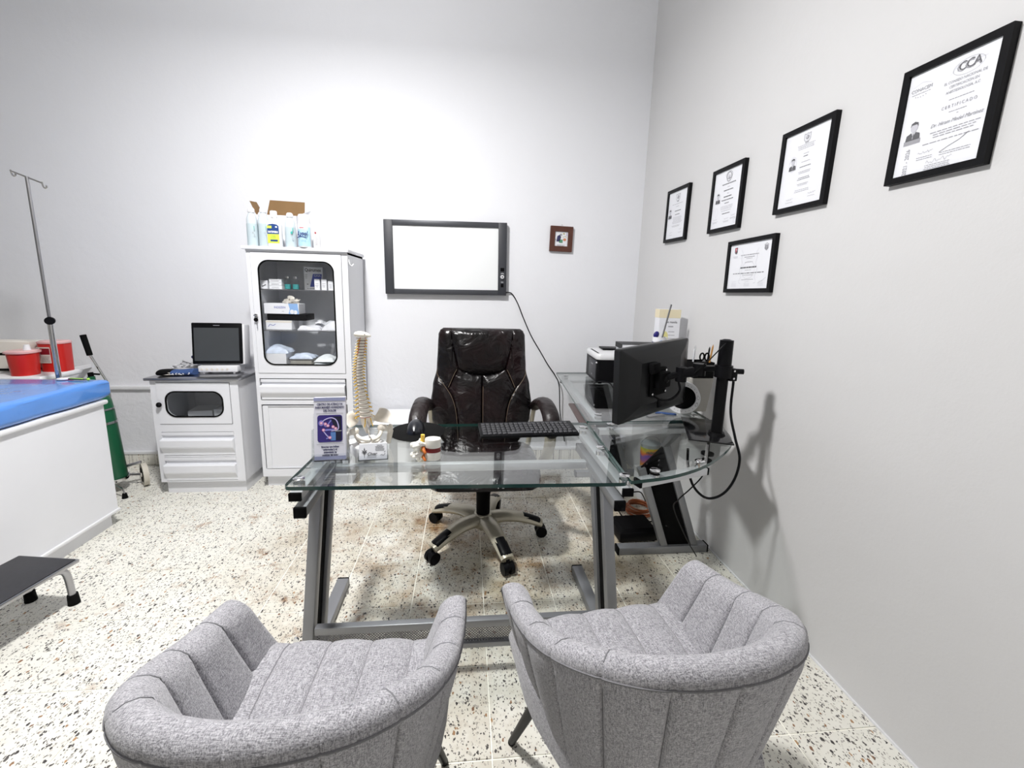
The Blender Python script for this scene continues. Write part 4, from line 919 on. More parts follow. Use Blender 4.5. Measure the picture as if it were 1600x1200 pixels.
g = MB(); g.lathe([(0,z+.141),(.0165,z+.141),(.0165,z+.170),(.014,z+.174),(0,z+.175)], (-1.150,2.785,0), n=24); g.build('cap', M_white, t)
pl = Plane((-1.150,2.7665,z+.060), (1,0,0), (0,0,1)); g = MB()
pl.poly(g, [(-.028,.0),(-.028,.040),(-.018,.047),(.0,.050),(.018,.047),(.028,.040),(.028,.0)], 0); pl.rect(g,-.028,.028,-.044,.0,1); pl.rect(g,-.028,-.006,.028,.040,1,.001); pl.text(g,'INTIPERS',.0,.010,.0125,2,h=.0012,sx=.95,bold=.0006); pl.ell(g,.016,.035,.005,.004,2,.001); pl.lines(g,0,-.008,.03,3,.006,.0018,3); pl.rect(g,-.015,.020,-.036,-.027,0,.001); pl.lines(g,.002,-.0315,.028,1,.004,.003,2)
g.build('label', [mat('label_blue',(.012,.05,.20),.5), mat('label_lime',(.62,.80,.09),.5), M_paper, M_prg], t)
t_lab.location.x = -1.166; t_lab.location.y = 2.764; t_lab.scale = (1.20,1.1,1.20)
t = thing('spray_can', 'white and pale blue disinfectant spray can on the cabinet top', 'spray can', (-1.020,2.775,z))
g = MB(); g.lathe([(0,z),(.031,z),(.0325,z+.003),(.0325,z+.112),(.029,z+.120),(0,z+.120)], (-1.020,2.775,0), n=32); g.build('can', M_white, t)
g = MB(); g.lathe([(0,z+.119),(.030,z+.119),(.029,z+.155),(.026,z+.163),(0,z+.164)], (-1.020,2.775,0), n=32); g.build('cap', M_white, t)
g = MB(); P = []
for a0, a1, h0, h1, mm in ((-75,75,.006,.100,0),(-60,50,.088,.106,1)):
    k = 14; vs = []
    rad = .0328+.0003*mm
    for j in range(k+1):
        a = math.radians(-90+a0+(a1-a0)*j/k)
        for hh in (h0, h1): vs.append((-1.020+rad*math.cos(a), 2.775+rad*math.sin(a), z+hh))
    g.add(vs, [(2*j,2*j+2,2*j+3,2*j+1) for j in range(k)], mm)
g.build('label', [mat('label_pale_blue',(.42,.66,.78),.4,var=.25,vscale=60), M_white], t)
pl = Plane((-1.020,2.7415,z+.055), (1,0,0), (0,0,1)); g = MB(); pl.text(g,'Lysol',.0,.012,.029,0,shear=.3,sx=.82,bold=.0008); pl.stroke(g,[(-.026,-.010),(-.012,-.002),(.006,-.004),(.022,-.006)],.004,0); pl.lines(g,0,.041,.03,1,.004,.004,1); pl.lines(g,.006,-.020,.03,2,.006,.002,2); g.build('print', [mat('lysol_navy',(.02,.03,.16),.5), mat('print_pink_red',(.6,.08,.12),.5), M_lblue], t)
t.location.x = -.993; t.location.y = 2.77; t.scale = (1.15,1.15,1.20)
t = thing('small_spray_bottle', 'slim white bottle at the right end of the cabinet top', 'bottle', (-.937,2.765,z))
g = MB(); g.lathe([(0,z),(.017,z),(.018,z+.003),(.018,z+.092),(.012,z+.100),(.011,z+.126),(.009,z+.130),(0,z+.130)], (-.937,2.765,0), n=24); g.build('bottle', M_white, t)
pl = Plane((-.937,2.7465,z+.05), (1,0,0), (0,0,1)); g = MB(); pl.rect(g,-.004,.005,.022,.032,0); pl.rect(g,-.0015,.0025,.024,.030,1,.001); pl.lines(g,.004,.008,.016,8,.006,.0016,2); g.build('label', [mat('label_red',(.55,.02,.03),.5), M_ink, M_inkl], t)

t.location.x = -.921; t.scale = (1.15,1.15,1.15)
# ------------------------------------------------------------------ small instrument cabinet
sc_ = thing('bedside_cabinet', 'low white metal cabinet with small dark window, two drawers and steel top', 'cabinet', (-1.67,2.88,0))
sx0, sx1, sy0, sy1, sz1 = -1.928, -1.418, 2.695, 3.08, .750
g = MB(); g.box(sx0+.018, sx1-.012, sy0+.026, sy1, 0, .085); g.build('plinth', M_enam, sc_)
g = MB(); g.box(sx0,sx0+.02,sy0+.012,sy1,.085,sz1); g.box(sx1-.02,sx1,sy0+.012,sy1,.085,sz1); g.box(sx0+.02,sx1-.02,sy1-.015,sy1,.085,sz1); g.box(sx0+.02,sx1-.02,sy0+.012,sy1-.015,.085,.10); g.box(sx0+.02,sx1-.02,sy0+.012,sy1-.015,.435,.455); g.build('body', M_enam, sc_)
ax0, ax1 = -1.892, -1.468
g = MB(); g.box(sx0,ax0-.002,sy0,sy0+.014,.085,sz1); g.box(ax1+.002,sx1,sy0,sy0+.014,.085,sz1)
for a, b in ((.085,.093),(.252,.263),(.420,.470),(.740,sz1)): g.box(ax0-.002,ax1+.002,sy0,sy0+.014,a,b)
g.build('front_frame', M_enam, sc_)
d = windowed_door(sc_, ax0, ax1, .473, .737, -1.845, -1.512, .519, .681, .058, sy0, glassmat('smoked_glass', (.82,.84,.84), .045))
g = MB(); g.cyl((-1.876,sy0-.004,.600),(-1.876,sy0-.012,.600),.006,n=14); g.ball((-1.876,sy0-.020,.600),.016,.012,.016,n=18); g.build('knob', M_black, d)
drawer(sc_, ax0-.004, ax1+.001, .266, .417, sy0); drawer(sc_, ax0, ax1+.003, .096, .250, sy0)
g = MB(); g.box(sx0-.022, sx1+.016, sy0-.018, sy1+.01, sz1, sz1+.017, bev=.003); g.build('steel_top', M_stain, sc_)
for i, (x0, x1, y0, y1, h_) in enumerate(((-1.80,-1.66,2.80,2.95,.07),(-1.62,-1.50,2.78,2.92,.085))):
    carton('instrument_box', ['grey white box at the left behind the small dark window','grey white box at the right behind the small dark window'][i], 'box', x0, x1, y0, y1, .4555, .4555+h_, M_white, rz=[.15,-.1][i])
# ------------------------------------------------------------------ on the small cabinet
t = thing('patient_monitor', 'white patient monitor with blank dark screen on the low cabinet', 'monitor', (-1.60,2.86,.7675))
PM = Matrix.Translation((-1.600,2.84,.7675)) @ Matrix.Rotation(math.radians(4), 4, 'Z')
TL = Matrix.Rotation(math.radians(-6), 4, 'X')
g = MB(); g.box(-.148,.152,.012,.10,.055,.322,bev=.012); g.xf(PM@TL); g.build('housing', M_white, t)
g = MB(); g.box(-.155,.140,-.004,.016,.062,.328,bev=.006); g.xf(PM@TL); bz = g.build('screen_bezel', M_black, t)
g = MB(); g.box(-.140,.125,-.0055,-.003,.082,.296); g.xf(PM@TL); g.build('screen', mat('blank_screen',(.055,.06,.065),.25), bz)
g = MB(); g.box(-.025,.012,-.0055,-.003,.310,.313); g.xf(PM@TL); g.build('brand_strip', M_inkl, bz)
g = MB(); g.box(-.115,.118,-.020,.09,.012,.052,bev=.006); g.xf(PM); bs = g.build('base', M_white, t)
for i in range(6):
    g = MB(); x = -.092+.030*i; g.cyl((x,-.020,.030),(x,-.0225,.030),.0075,n=14); g.xf(PM); g.build('button', M_cream, bs)
for x in (-.09,.09):
    g = MB(); g.cyl((x,.0,0),(x,.0,.014),.008,n=10); g.cyl((x,.07,0),(x,.07,.014),.008,n=10); g.xf(PM); g.build('foot', M_white, bs)
t = thing('blood_pressure_cuff', 'rolled navy blood pressure cuff lying on the steel top', 'cuff', (-1.80,2.80,.7675))
g = MB(); rings = []
for q in [i/18 for i in range(19)]:
    a = -1.905+.19*q; r1, r2 = .045, .018*(1+.12*math.sin(q*9)); rings.append([(a, 2.765+.035*q+r1*math.cos(b), .7675+.0185+r2*math.sin(b)*(1 if math.sin(b) > 0 else .98)) for b in [2*math.pi*k/20 for k in range(20)]])
g.loft(rings[7:]); g.build('cuff', M_navy, t)
g = MB(); g.loft([[((p[0]), 2.765+.035*((p[0]+1.905)/.19)+(p[1]-2.765-.035*((p[0]+1.905)/.19))*1.02, .786+(p[2]-.786)*1.02+.0004) for p in r] for r in rings[:8]]); g.build('cuff_end', M_blackm, t)
g = MB(); R = random.Random(2)
for k in range(5):
    x0 = -1.825+.021*k; pts = [(x0+R.uniform(-.006,.02), 2.717+.035*((x0+1.905)/.19)-.002, .778+.016*j/5*1.0+R.uniform(-.002,.002)) for j in range(4)]
    g.tube(pts, .0022, n=5)
g.build('white_print', M_paper, t)
g = MB()
for k in range(2): g.box(-1.908,-1.83,2.732,2.75,.776+.010*k,.781+.010*k)
g.build('inner_flap', M_cream, t)
pts = []
R = random.Random(5)
for k in range(26): pts.append((-1.845+.06*math.cos(k*1.1)+R.uniform(-.015,.015), 2.92+.045*math.sin(k*1.3), .775+.0022*k+R.uniform(0,.006)))
g = MB(); g.tube(cr_curve(pts, 5), .0042, n=6); solo(g, 'sensor_cable', mat('pale_grey_cable',(.55,.55,.57),.5), 'tangled pale grey sensor cable behind the blood pressure cuff', 'cable', (-1.78,2.93,.77))
g = MB(); g.tube(cr_curve([(-1.765,3.0,.82),(-1.80,3.0,.856),(-1.84,3.0,.845),(-1.82,3.02,.80),(-1.775,3.03,.785)],6), .004, n=6); g.ball((-1.84,3.0,.848),.022,.014,.014); solo(g, 'sensor_clip', mat('dark_blue_plastic',(.02,.025,.10),.4), 'dark blue finger sensor clip on the cable beside the patient monitor', 'sensor', (-1.82,3.0,.78))

# ------------------------------------------------------------------ examination couch and what stands behind it
t = thing('examination_couch', 'white examination couch with blue plastic covered mattress at the left', 'couch', (-2.25,1.5,0))
g = MB(); g.box(-2.58,-1.955,.62,2.34,0,.078); g.build('plinth', M_enam, t)
g = MB(); g.box(-2.60,-1.932,.60,2.362,.078,.690); g.build('body', M_enam, t)
g = MB(); g.box(-2.60,-1.922,.60,2.370,.076,.092,bev=.004); g.build('lower_trim', M_white, t)
g = MB(); g.box(-2.61,-1.916,.59,2.378,.690,.714,bev=.008); g.build('upper_trim', M_white, t)
g = MB(); n1, n2 = 34, 60; rings = []
R = random.Random(9)
for j in range(n2+1):
    y = .57+(2.405-.57)*j/n2; ring = []
    for i, (px, pz) in enumerate(rr(-2.262,.7705,.690,.107,.030,8)):
        wv = .006*math.sin(y*17+px*9)+.004*math.sin(y*31+pz*40); e = min(1, min(j, n2-j)/3+.55)
        top = pz > .80
        ring.append((-2.262+(px+2.262)*(.985+.015*e)+(0 if top else wv*.5), y, .7705+(pz-.7705)*(.75+.25*min(1, min(j,n2-j)/2+.4))+(wv*.35 if top else 0)))
    rings.append(ring)
g.loft(rings); g.build('mattress', M_blue, t)
t = thing('wall_mounted_shelf', 'white topped wall shelf behind the end of the couch', 'shelf', (-2.68,2.83,.755))
g = MB(); g.box(-3.10,-2.435,2.595,2.865,.755,.788,bev=.012,seg=3); g.build('shelf_board', M_white, t)
for x in (-2.95,-2.66):
    g = MB(); g.box(x-.012,x+.012,2.75,3.188,.735,.757); g.build('bracket', M_white, t)
def sharps(label, x, y, z, w_, d_, h_, taper, extra):
    t = thing('sharps_container', label, 'container', (x,y,z), 0, 'red sharps containers'); rings = []
    for q in (0,.02,.5,.97,1): s = taper+(1-taper)*q; rings.append([(x+px*s, y+py*s, z+h_*q) for px, py in rr(0,0,w_,d_,min(w_,d_)*.32 if extra else min(w_,d_)*.45,7)])
    g = MB(); g.loft(rings); g.build('container', M_red, t)
    g = MB(); o_ = rr(x,y,w_*1.06,d_*1.08,min(w_,d_)*.40,7); i_ = rr(x,y,w_*.9,d_*.9,min(w_,d_)*.36,7)
    g.loft([[(p[0],p[1],z+h_) for p in o_],[(p[0],p[1],z+h_+.010) for p in o_],[(p[0],p[1],z+h_+.016) for p in i_]]); g.build('lid', mat('clear_pinkish_lid',(.72,.42,.42),.25), t)
    return t
t = sharps('small round red sharps container beside the pale box on the wall shelf', -2.572,2.665,.7885,.130,.125,.130,.88,False)
g = MB(); g.lathe([(0,.933),(.018,.933),(.012,.965),(0,.967)],(-2.545,2.665,0),n=14); g.build('lid_plug', M_white, t)
t = sharps('large red sharps container with warning label behind the drip stand', -2.512,2.795,.7885,.140,.105,.172,.94,True)
pl = Plane((-2.540,2.7418,.885), (1,0,0), (0,0,1)); g = MB(); pl.rect(g,-.030,.045,-.042,.055,0); pl.rect(g,-.010,.042,.010,.048,1,.001); pl.stroke(g,[(-.024,.048),(-.024,-.010)],.007,2,.001); pl.lines(g,.014,-.002,.05,5,.008,.003,2); g.build('warning_label', [M_cream, mat('biohazard_dark_red',(.25,.01,.02),.5), M_ink], t)
pl = Plane((-2.470,2.7425,.850), (1,0,0), (0,0,1)); g = MB(); pl.rect(g,-.012,.012,-.025,.025,0); pl.lines(g,0,.016,.016,5,.008,.003,1); g.build('small_label', [M_paper, M_ink], t)
t = thing('storage_box', 'pale beige box with black bands at the far left of the wall shelf', 'box', (-2.85,2.80,.7885))
g = MB(); g.box(-3.08,-2.605,2.742,2.855,.7885,.972,bev=.006); g.build('box', M_cream, t)
for z0 in (.793,.888):
    g = MB(); g.box(-3.082,-2.6035,2.740,2.857,z0,z0+.016,bev=.003); g.build('band', M_blackm, t)
t = thing('drip_stand', 'chrome drip stand with two hooks standing behind the couch', 'drip stand', (-2.24,2.50,0))
B = Vector((-2.243,2.49,0))
g = MB(); g.cyl(B+Vector((0,0,.04)), B+Vector((0,0,1.135)), .0125, n=16); g.build('lower_tube', M_chrome, t)
g = MB(); g.cyl(B+Vector((0,0,1.12)), B+Vector((0,0,1.858)), .0075, n=14); up = g.build('upper_tube', M_stain, t)
g = MB(); g.cyl(B+Vector((-.068,0,1.880)), B+Vector((.068,0,1.828)), .0042, n=10); g.build('hook_bar', M_chrome, t)
for sx, zz in ((-.068,1.880),(.068,1.828)):
    g = MB(); P = B+Vector((sx,0,zz)); g.tube(cr_curve([P+Vector((-.002,0,.006)),P+Vector((0,0,-.004)),P+Vector((.003,0,-.018)),P+Vector((.010,0,-.024)),P+Vector((.018,0,-.018)),P+Vector((.018,0,-.010))],4), .0038, n=8); g.build('hook', M_chrome, t)
g = MB(); g.cyl(B+Vector((.006,-.006,1.125)), B+Vector((.030,-.030,1.125)), .005, n=8); g.cyl(B+Vector((.028,-.028,1.125)), B+Vector((.044,-.050,1.125)), .0205, n=22); g.build('clamp_knob', M_black, t)
for k in range(5):
    a = 2*math.pi*k/5; g = MB(); e = B+Vector((.2*math.cos(a)*.4,.07*math.sin(a),.03)); g.bar(B+Vector((0,0,.05)), e, .02, .015, bev=.002); g.ball(e-Vector((0,0,.012)), .018); g.build('foot', M_black, t)
t = thing('reflex_instrument', 'white disc and green handled instrument lying on the couch corner', 'instrument', (-2.06,2.34,.824))
g = MB(); g.lathe([(0,.825),(.020,.825),(.023,.829),(.020,.833),(0,.834)], (-2.105,2.36,0), n=24, sx=1.3); g.build('disc', M_white, t)
g = MB(); g.bar((-2.078,2.358,.829),(-1.985,2.345,.829),.010,.008,bev=.002); g.build('handle', M_ink, t)
g = MB(); g.bar((-2.065,2.352,.8335),(-1.995,2.340,.8335),.008,.004,bev=.001); g.ball((-1.972,2.343,.831),.008,.007,.007,n=10); g.build('grip', mat('lime_green_plastic',(.35,.60,.08),.4), t)
t = thing('oxygen_cylinder', 'green oxygen cylinder on a small wheeled cart behind the couch', 'gas cylinder', (-2.27,2.78,0))
TX_, TY_ = -2.262, 2.76
LEAN = Matrix.Translation((TX_,TY_,.085)) @ Matrix.Rotation(math.radians(-3.6),4,'Y') @ Matrix.Translation((-TX_,-TY_,-.085))
g = MB(); g.lathe([(0,.085),(.072,.085),(.076,.092),(.076,.53),(.071,.60),(.050,.67),(.022,.690),(.018,.76),(0,.76)], (TX_,TY_,0), n=40); g.xf(LEAN); g.build('cylinder', M_green, t)
g = MB(); g.lathe([(.077,.545),(.081,.545),(.081,.555),(.077,.555)], (TX_,TY_,0), n=36); g.lathe([(.077,.455),(.0805,.455),(.0805,.47),(.077,.47)], (TX_,TY_,0), n=36); g.xf(LEAN); g.build('strap_ring', M_chrome, t)
g = MB(); g.tube([(TX_-.05,TY_-.075,.552),(TX_+.072,TY_-.085,.555),(TX_+.083,TY_-.08,.48),(TX_+.083,TY_-.075,.455)], .004, n=8); g.xf(LEAN); g.build('retaining_rod', M_chrome, t)
g = MB(); g.lathe([(0,.078),(.080,.078),(.083,.084),(.083,.10),(.078,.10),(.078,.083),(0,.083)], (TX_,TY_,0), n=36); g.build('cart_cup', M_chrome, t)
g = MB(); g.tube([(TX_-.030,TY_+.10,.10),(TX_-.025,TY_+.09,.70),(TX_-.015,TY_-.02,.90)], .0075, n=10); g.build('handle_rod', M_chrome, t)
g = MB(); g.cyl((TX_-.015,TY_-.02,.895),(TX_-.025,TY_-.035,1.020),.0145,.0155,n=16); g.build('handle_grip', M_rubber, t)
g = MB(); g.cyl((TX_,TY_,.755),(TX_,TY_,.785),.014,n=14); g.bar((TX_-.01,TY_,.778),(TX_+.06,TY_-.01,.772),.010,.010,bev=.002); g.xf(LEAN); g.build('valve', M_blackm, t)
for q in (-.09, .128):
    w0 = Vector((TX_+q, TY_+.085, .075)); ad = Vector((-.72,-.69,0)).normalized() if q > 0 else Vector((1,0,0))
    g = MB(); g.cyl(w0-ad*.014, w0+ad*.014, .075, n=32); wh = g.build('wheel', mat('off_white_tyre',(.62,.58,.50),.6), t)
    g = MB(); g.cyl(w0-ad*.0155, w0+ad*.0155, .050, n=28); g.build('wheel_disc', M_blackm, wh)
    g = MB(); g.cyl(w0-ad*.020, w0+ad*.020, .014, n=14); g.build('wheel_hub', M_cream, wh)
g = MB(); g.cyl((TX_-.09,TY_+.085,.075),(TX_+.128,TY_+.085,.075),.007,n=10); g.bar((TX_+.05,TY_+.05,.15),(TX_+.12,TY_+.08,.165),.02,.015,bev=.003); g.build('axle', M_stain, t)
g = MB(); g.tube([(TX_+.05,TY_-.07,.082),(TX_+.13,TY_-.10,.06),(TX_+.135,TY_-.10,.03)], .005, n=8); st = g.build('stand_leg', M_chrome, t)
g = MB(); g.cyl((TX_+.135,TY_-.10,0),(TX_+.135,TY_-.10,.032),.016,.011,n=14); g.build('rubber_foot', M_rubber, st)

t = thing('step_stool', 'low step stool with black rubber top and metal edge beside the couch', 'stool', (-1.765,1.555,0), math.radians(-8.5), world=False)
g = MB(); g.box(-.118,.146,-.115,.200,.186,.200,bev=.003); g.build('deck', M_stain, t)
g = MB(); g.box(-.112,.138,-.107,.192,.1995,.2035,bev=.0015); g.build('rubber_top', mat('black_ribbed_rubber',(.022,.022,.026),.55,var=.3,vscale=60), t)
for x in (-.085, .108):
    for q, yy in ((1,.172),(-1,-.085)):
        g = MB(); g.tube(cr_curve([(x,yy-q*.06,.180),(x,yy-q*.020,.172),(x,yy+q*.004,.140),(x,yy+q*.012,.04),(x,yy+q*.013,.025)],6), .0125, n=12); lg = g.build('leg', M_stain, t)
        g = MB(); g.cyl((x,yy+q*.014,0),(x,yy+q*.0125,.045),.020,.0175,n=18); g.build('rubber_foot', M_rubber, lg)

t = thing('waste_bin', 'low white box bin with rounded lid by the back wall behind the spine model', 'bin', (-.50,2.95,0))
g = MB(); g.prism(rr(-.50,2.95,.235,.385,.03,6),0,.41,'xyz',smooth=True); g.build('bin', M_white, t)
g = MB(); g.prism(rr(-.50,2.95,.25,.40,.035,6),.408,.435,'xyz',smooth=True); g.box(-.425,-.420,2.80,3.08,.433,.4365); g.build('lid', mat('white_lid',(.85,.86,.88),.3,var=.01), t)
g = MB(); g.cyl((-.60,2.740,.40),(-.47,2.740,.40),.0145,n=14); g.build('handle_bar', M_chrome, t)

# ------------------------------------------------------------------ things on the main glass
DZ = D1+.0004
KB = Matrix.Translation((.262,1.670,DZ)) @ Matrix.Rotation(math.radians(3.5), 4, 'Z') @ Matrix.Rotation(math.radians(5.5), 4, 'X') @ Matrix.Translation((0,0,.0075))
t = thing('keyboard', 'black keyboard on the front glass in front of the office chair', 'keyboard', (.262,1.670,DZ))
g = MB(); g.box(-.205,.205,-.068,.068,.0,.014,bev=.004); g.xf(KB); g.build('case', M_black, t)
g = MB()
for r_ in range(5):
    x = -.195
    while x < .19:
        wk = .0165
        if r_ == 0 and -.11 < x < .0: wk = .105
        if x > .088 and x < .097: x += .006
        if x+wk > .199: break
        g.box(x, x+wk, -.060+r_*.0225, -.060+r_*.0225+.0185, .014, .0185, bev=.0015, seg=1); x += wk+.0035
g.xf(KB); ks = g.build('keys', mat('key_plastic',(.030,.030,.034),.5), t); ks['kind'] = 'stuff'
g = MB(); g.box(-.16,-.12,.045,.06,-.014,.001); g.box(.12,.16,.045,.06,-.014,.001); g.xf(KB)
for v in g.v: v.z = max(v.z, DZ)
g.build('feet', M_rubber, t)
g = MB(); g.lathe([(0,DZ),(.111,DZ),(.113,DZ+.0015),(.111,DZ+.003),(0,DZ+.003)], (-.198,1.690,0), n=48, sy=1.08); solo(g, 'mouse_pad', M_rubber, 'round black mouse pad on the glass left of the keyboard', 'mouse pad', (-.198,1.69,DZ))
t = thing('computer_mouse', 'black computer mouse on the round pad', 'mouse', (-.205,1.690,DZ+.0034))
z = DZ+.0034; g = MB(); rings = []
for q in [i/12 for i in range(13)]:
    y = 1.635+.12*q; wv = .037*(max(.03, 1-abs(2*q-1)**3))**.5; hv = .046*max(.10, math.sin(math.pi*(.08+.84*q)))**.7
    rings.append([(-.205+wv*math.cos(a)*(1.0 if math.sin(a) <= .2 else .92), y, z+(hv*math.sin(a)**.8 if math.sin(a) > 0 else 0)) for a in [math.pi*k/14 for k in range(15)]])
g.loft(rings); g.build('mouse_body', mat('dark_glossy_plastic',(.010,.011,.015),.28), t)
g = MB(); g.cyl((-.209,1.712,z+.043),(-.201,1.712,z+.043),.007,n=12); g.build('scroll_wheel', M_inkl, t)

# leaflet holder
t = thing('leaflet_holder', 'clear acrylic leaflet holder at the left end of the desk', 'holder', (-.448,1.37,DZ))
LH = Matrix.Translation((-.448,1.375,DZ)) @ Matrix.Rotation(math.radians(6), 4, 'Z')
LT = LH @ Matrix.Rotation(math.radians(-9), 4, 'X')
g = MB(); g.box(-.057,.057,.012,.014,.003,.165); g.xf(LT); g.build('back_panel', M_acryl, t)
g = MB(); g.box(-.057,.057,-.018,-.016,.012,.035); g.xf(LT); g.build('front_lip', M_acryl, t)
for x in (-.057,.055):
    g = MB(); g.box(x,x+.002,-.016,.012,.012,.115); g.xf(LT); g.build('side_panel', M_acryl, t)
g = MB(); g.box(-.057,.057,-.016,.012,.010,.0125); g.xf(LT); g.build('tray', M_acryl, t)
g = MB(); g.box(-.06,.06,-.035,.045,0,.003); g.xf(LH); g.box(-.06,.06,.0,.003,0,.012,mx=LH); g.build('base', M_acryl, t)
t = thing('leaflet_stack', 'stack of pain clinic leaflets with violet picture in the acrylic holder', 'leaflet', (-.448,1.37,DZ+.012))
g = MB(); g.box(-.0495,.0495,-.010,.010,.0135,.222); g.xf(LT); g.build('leaflets', mat('leaflet_paper',(.72,.72,.80),.5,var=.01), t)
pl = Plane((0,-.0102,.118), (1,0,0), (0,0,1)); g = MB(); Wl, Hl = .099, .2085
for b0_, b1_ in ((.092,.104),(-.104,-.092)): pl.rect(g,-.0495,.0495,b0_,b1_,0)
for i, s in enumerate(('CENTRO DE ATENCI\u00d3N','PARA MANEJO AVANZADO','DEL DOLOR')): pl.text(g,s,.0,.081-i*.0108,.0096,1,sx=.76,bold=.00045)
pl.stroke(g,[(-.042,.050),(.042,.050)],.0016,2); pl.stroke(g,[(-.042,-.052),(.042,-.052)],.0016,2)
pl.poly(g, rr(.0,.0,.078,.090,.008,5), 3)
pl.poly(g, [(.002,.040),(.036,.040),(.036,-.040),(.012,-.040),(.016,-.008)], 4, .0008); pl.rect(g,.002,.018,-.040,-.012,5,.0009)
fig = cr2([(-.027,.020),(-.014,.031),(.005,.036),(.020,.028),(.027,.008),(.024,-.004),(.004,-.008)]); pl.stroke(g,fig,.0042,6,.0011); pl.stroke(g,fig,.0016,7,.0013)
pl.stroke(g,[(.024,-.004),(-.006,-.004),(-.022,-.006)],.006,6,.0011); pl.stroke(g,[(-.022,-.006),(-.010,-.022),(.0,-.031),(-.012,-.033)],.0042,6,.0011); pl.stroke(g,[(.004,.028),(-.012,.006),(-.018,.012)],.004,6,.0011); pl.stroke(g,[(-.022,-.006),(-.004,-.031)],.0012,7,.0013)
pl.ell(g,-.027,.019,.0085,.0095,6,.0012)
for a, b in ((-.027,.019),(-.014,.016),(-.020,-.004),(.018,.0),(.010,.006),(.0,-.030),(-.006,.010)): pl.ell(g,a,b,.0050,.0050,8,.0014); pl.ell(g,a,b,.0024,.0024,7,.0016)
pl.stroke(g,[(.016,-.009),(.037,-.008)],.003,2,.0012)
for i, s in enumerate(('S\u00edntomas que indican','enfermedad y el','tratamiento de','medicina del dolor')): pl.text(g,s,.0,-.061-i*.0092,.0085,1,sx=.78,bold=.0004)
g.xf(LT); g.build('print', [mat('leaflet_band',(.28,.30,.46),.5), mat('print_deep_blue',(.03,.03,.10),.5), M_inkl, mat('print_violet',(.035,.022,.18),.4), mat('print_black_blue',(.008,.008,.03),.4), mat('print_sky',(.10,.22,.50),.4), mat('print_glow_blue',(.22,.22,.62),.4), mat('print_white_glow',(.85,.75,.90),.4), mat('print_pink',(.75,.28,.45),.4)], t)
t = thing('card_holder', 'small clear acrylic business card holder on the desk', 'holder', (-.315,1.395,DZ))
CH = Matrix.Translation((-.312,1.385,DZ)) @ Matrix.Rotation(math.radians(7), 4, 'Z'); CT = CH @ Matrix.Rotation(math.radians(-14), 4, 'X')
g = MB(); g.box(-.049,.049,.008,.010,.002,.050); g.box(-.049,.049,-.010,-.008,.004,.022); g.box(-.049,.049,-.008,.008,.004,.006); g.box(-.049,-.047,-.008,.008,.006,.03); g.box(.047,.049,-.008,.008,.006,.03); g.xf(CT); g.build('cradle', M_acryl, t)
g = MB(); g.box(-.049,.049,-.02,.045,0,.003); g.xf(CH); g.build('base', M_acryl, t)
t = thing('business_cards', 'white business cards with flower emblem in the small clear holder', 'card', (-.315,1.395,DZ+.006))
g = MB(); g.box(-.0455,.0455,-.006,.006,.0075,.061); g.xf(CT); g.build('cards', M_paper, t)
pl = Plane((0,-.0062,.034), (1,0,0), (0,0,1)); g = MB()
pl.text(g,'Civer',-.004,-.008,.015,0,shear=.35,sx=.95,bold=.0004); pl.lines(g,-.004,-.016,.034,2,.004,.0016,1)
for a, s in ((90,1.2),(150,.8),(30,.8),(200,.8),(-20,.8),(240,.7),(-60,.7),(270,1)): 
    c_, s_ = math.cos(math.radians(a)), math.sin(math.radians(a)); pl.poly(g, [(-.028,.0),(-.028+.006*s*c_-.002*s_,.0+.006*s*s_+.002*c_),(-.028+.013*s*c_,.0+.013*s*s_),(-.028+.006*s*c_+.002*s_,.006*s*s_-.002*c_)], 0)
pl.stroke(g,[(-.028,.012),(-.028,-.020)],.0012,0)
for i, w_ in enumerate((.018,.030,.026,.030,.028)): pl.lines(g,.022,.020-i*.0042,w_,1,.004,.0020,0,jag=0)
pl.stroke(g,[(.024,-.014),(.029,-.011),(.033,-.015),(.040,-.008)],.0014,0); pl.stroke(g,[(.036,-.004),(.041,.0)],.0016,0)
g.xf(CT); g.build('print', [M_ink, M_inkl], t)

# ---- model spine
sp = thing('spine_model', 'ivory model spine with pelvis and yellow nerves on a white base', 'spine model', (-.360,1.495,DZ))
SB = Matrix.Translation((-.362,1.495,0)) @ Matrix.Rotation(math.radians(38), 4, 'Z')
g = MB(); rings = []
for zz, s in ((DZ,1.0),(DZ+.024,1.0),(DZ+.030,.95)): rings.append([SB @ Vector((px*s,py*s,zz)) for px, py in rr(0,0,.118,.118,.010,4)])
g.loft(rings); g.build('base', M_white, sp)
cpts = [(-.358,.872),(-.362,.905),(-.367,.945),(-.371,.985),(-.375,1.035),(-.371,1.085),(-.364,1.135),(-.360,1.160)]
sx_ = cr_curve([(x,0,z) for x, z in cpts], 10)
def spx(z):
    for a, b in zip(sx_, sx_[1:]):
        if b.z >= z: return a.x+(b.x-a.x)*(z-a.z)/max(1e-6, b.z-a.z)
    return sx_[-1].x
g = MB(); g.tube([(spx(z)-.001,1.507,z) for z in [DZ+.028]+[.80+.03*i for i in range(13)]], .0032, n=8); g.build('rod', M_chrome, sp)
zc = .882; FR = Matrix.Rotation(math.radians(28), 4, 'Z')
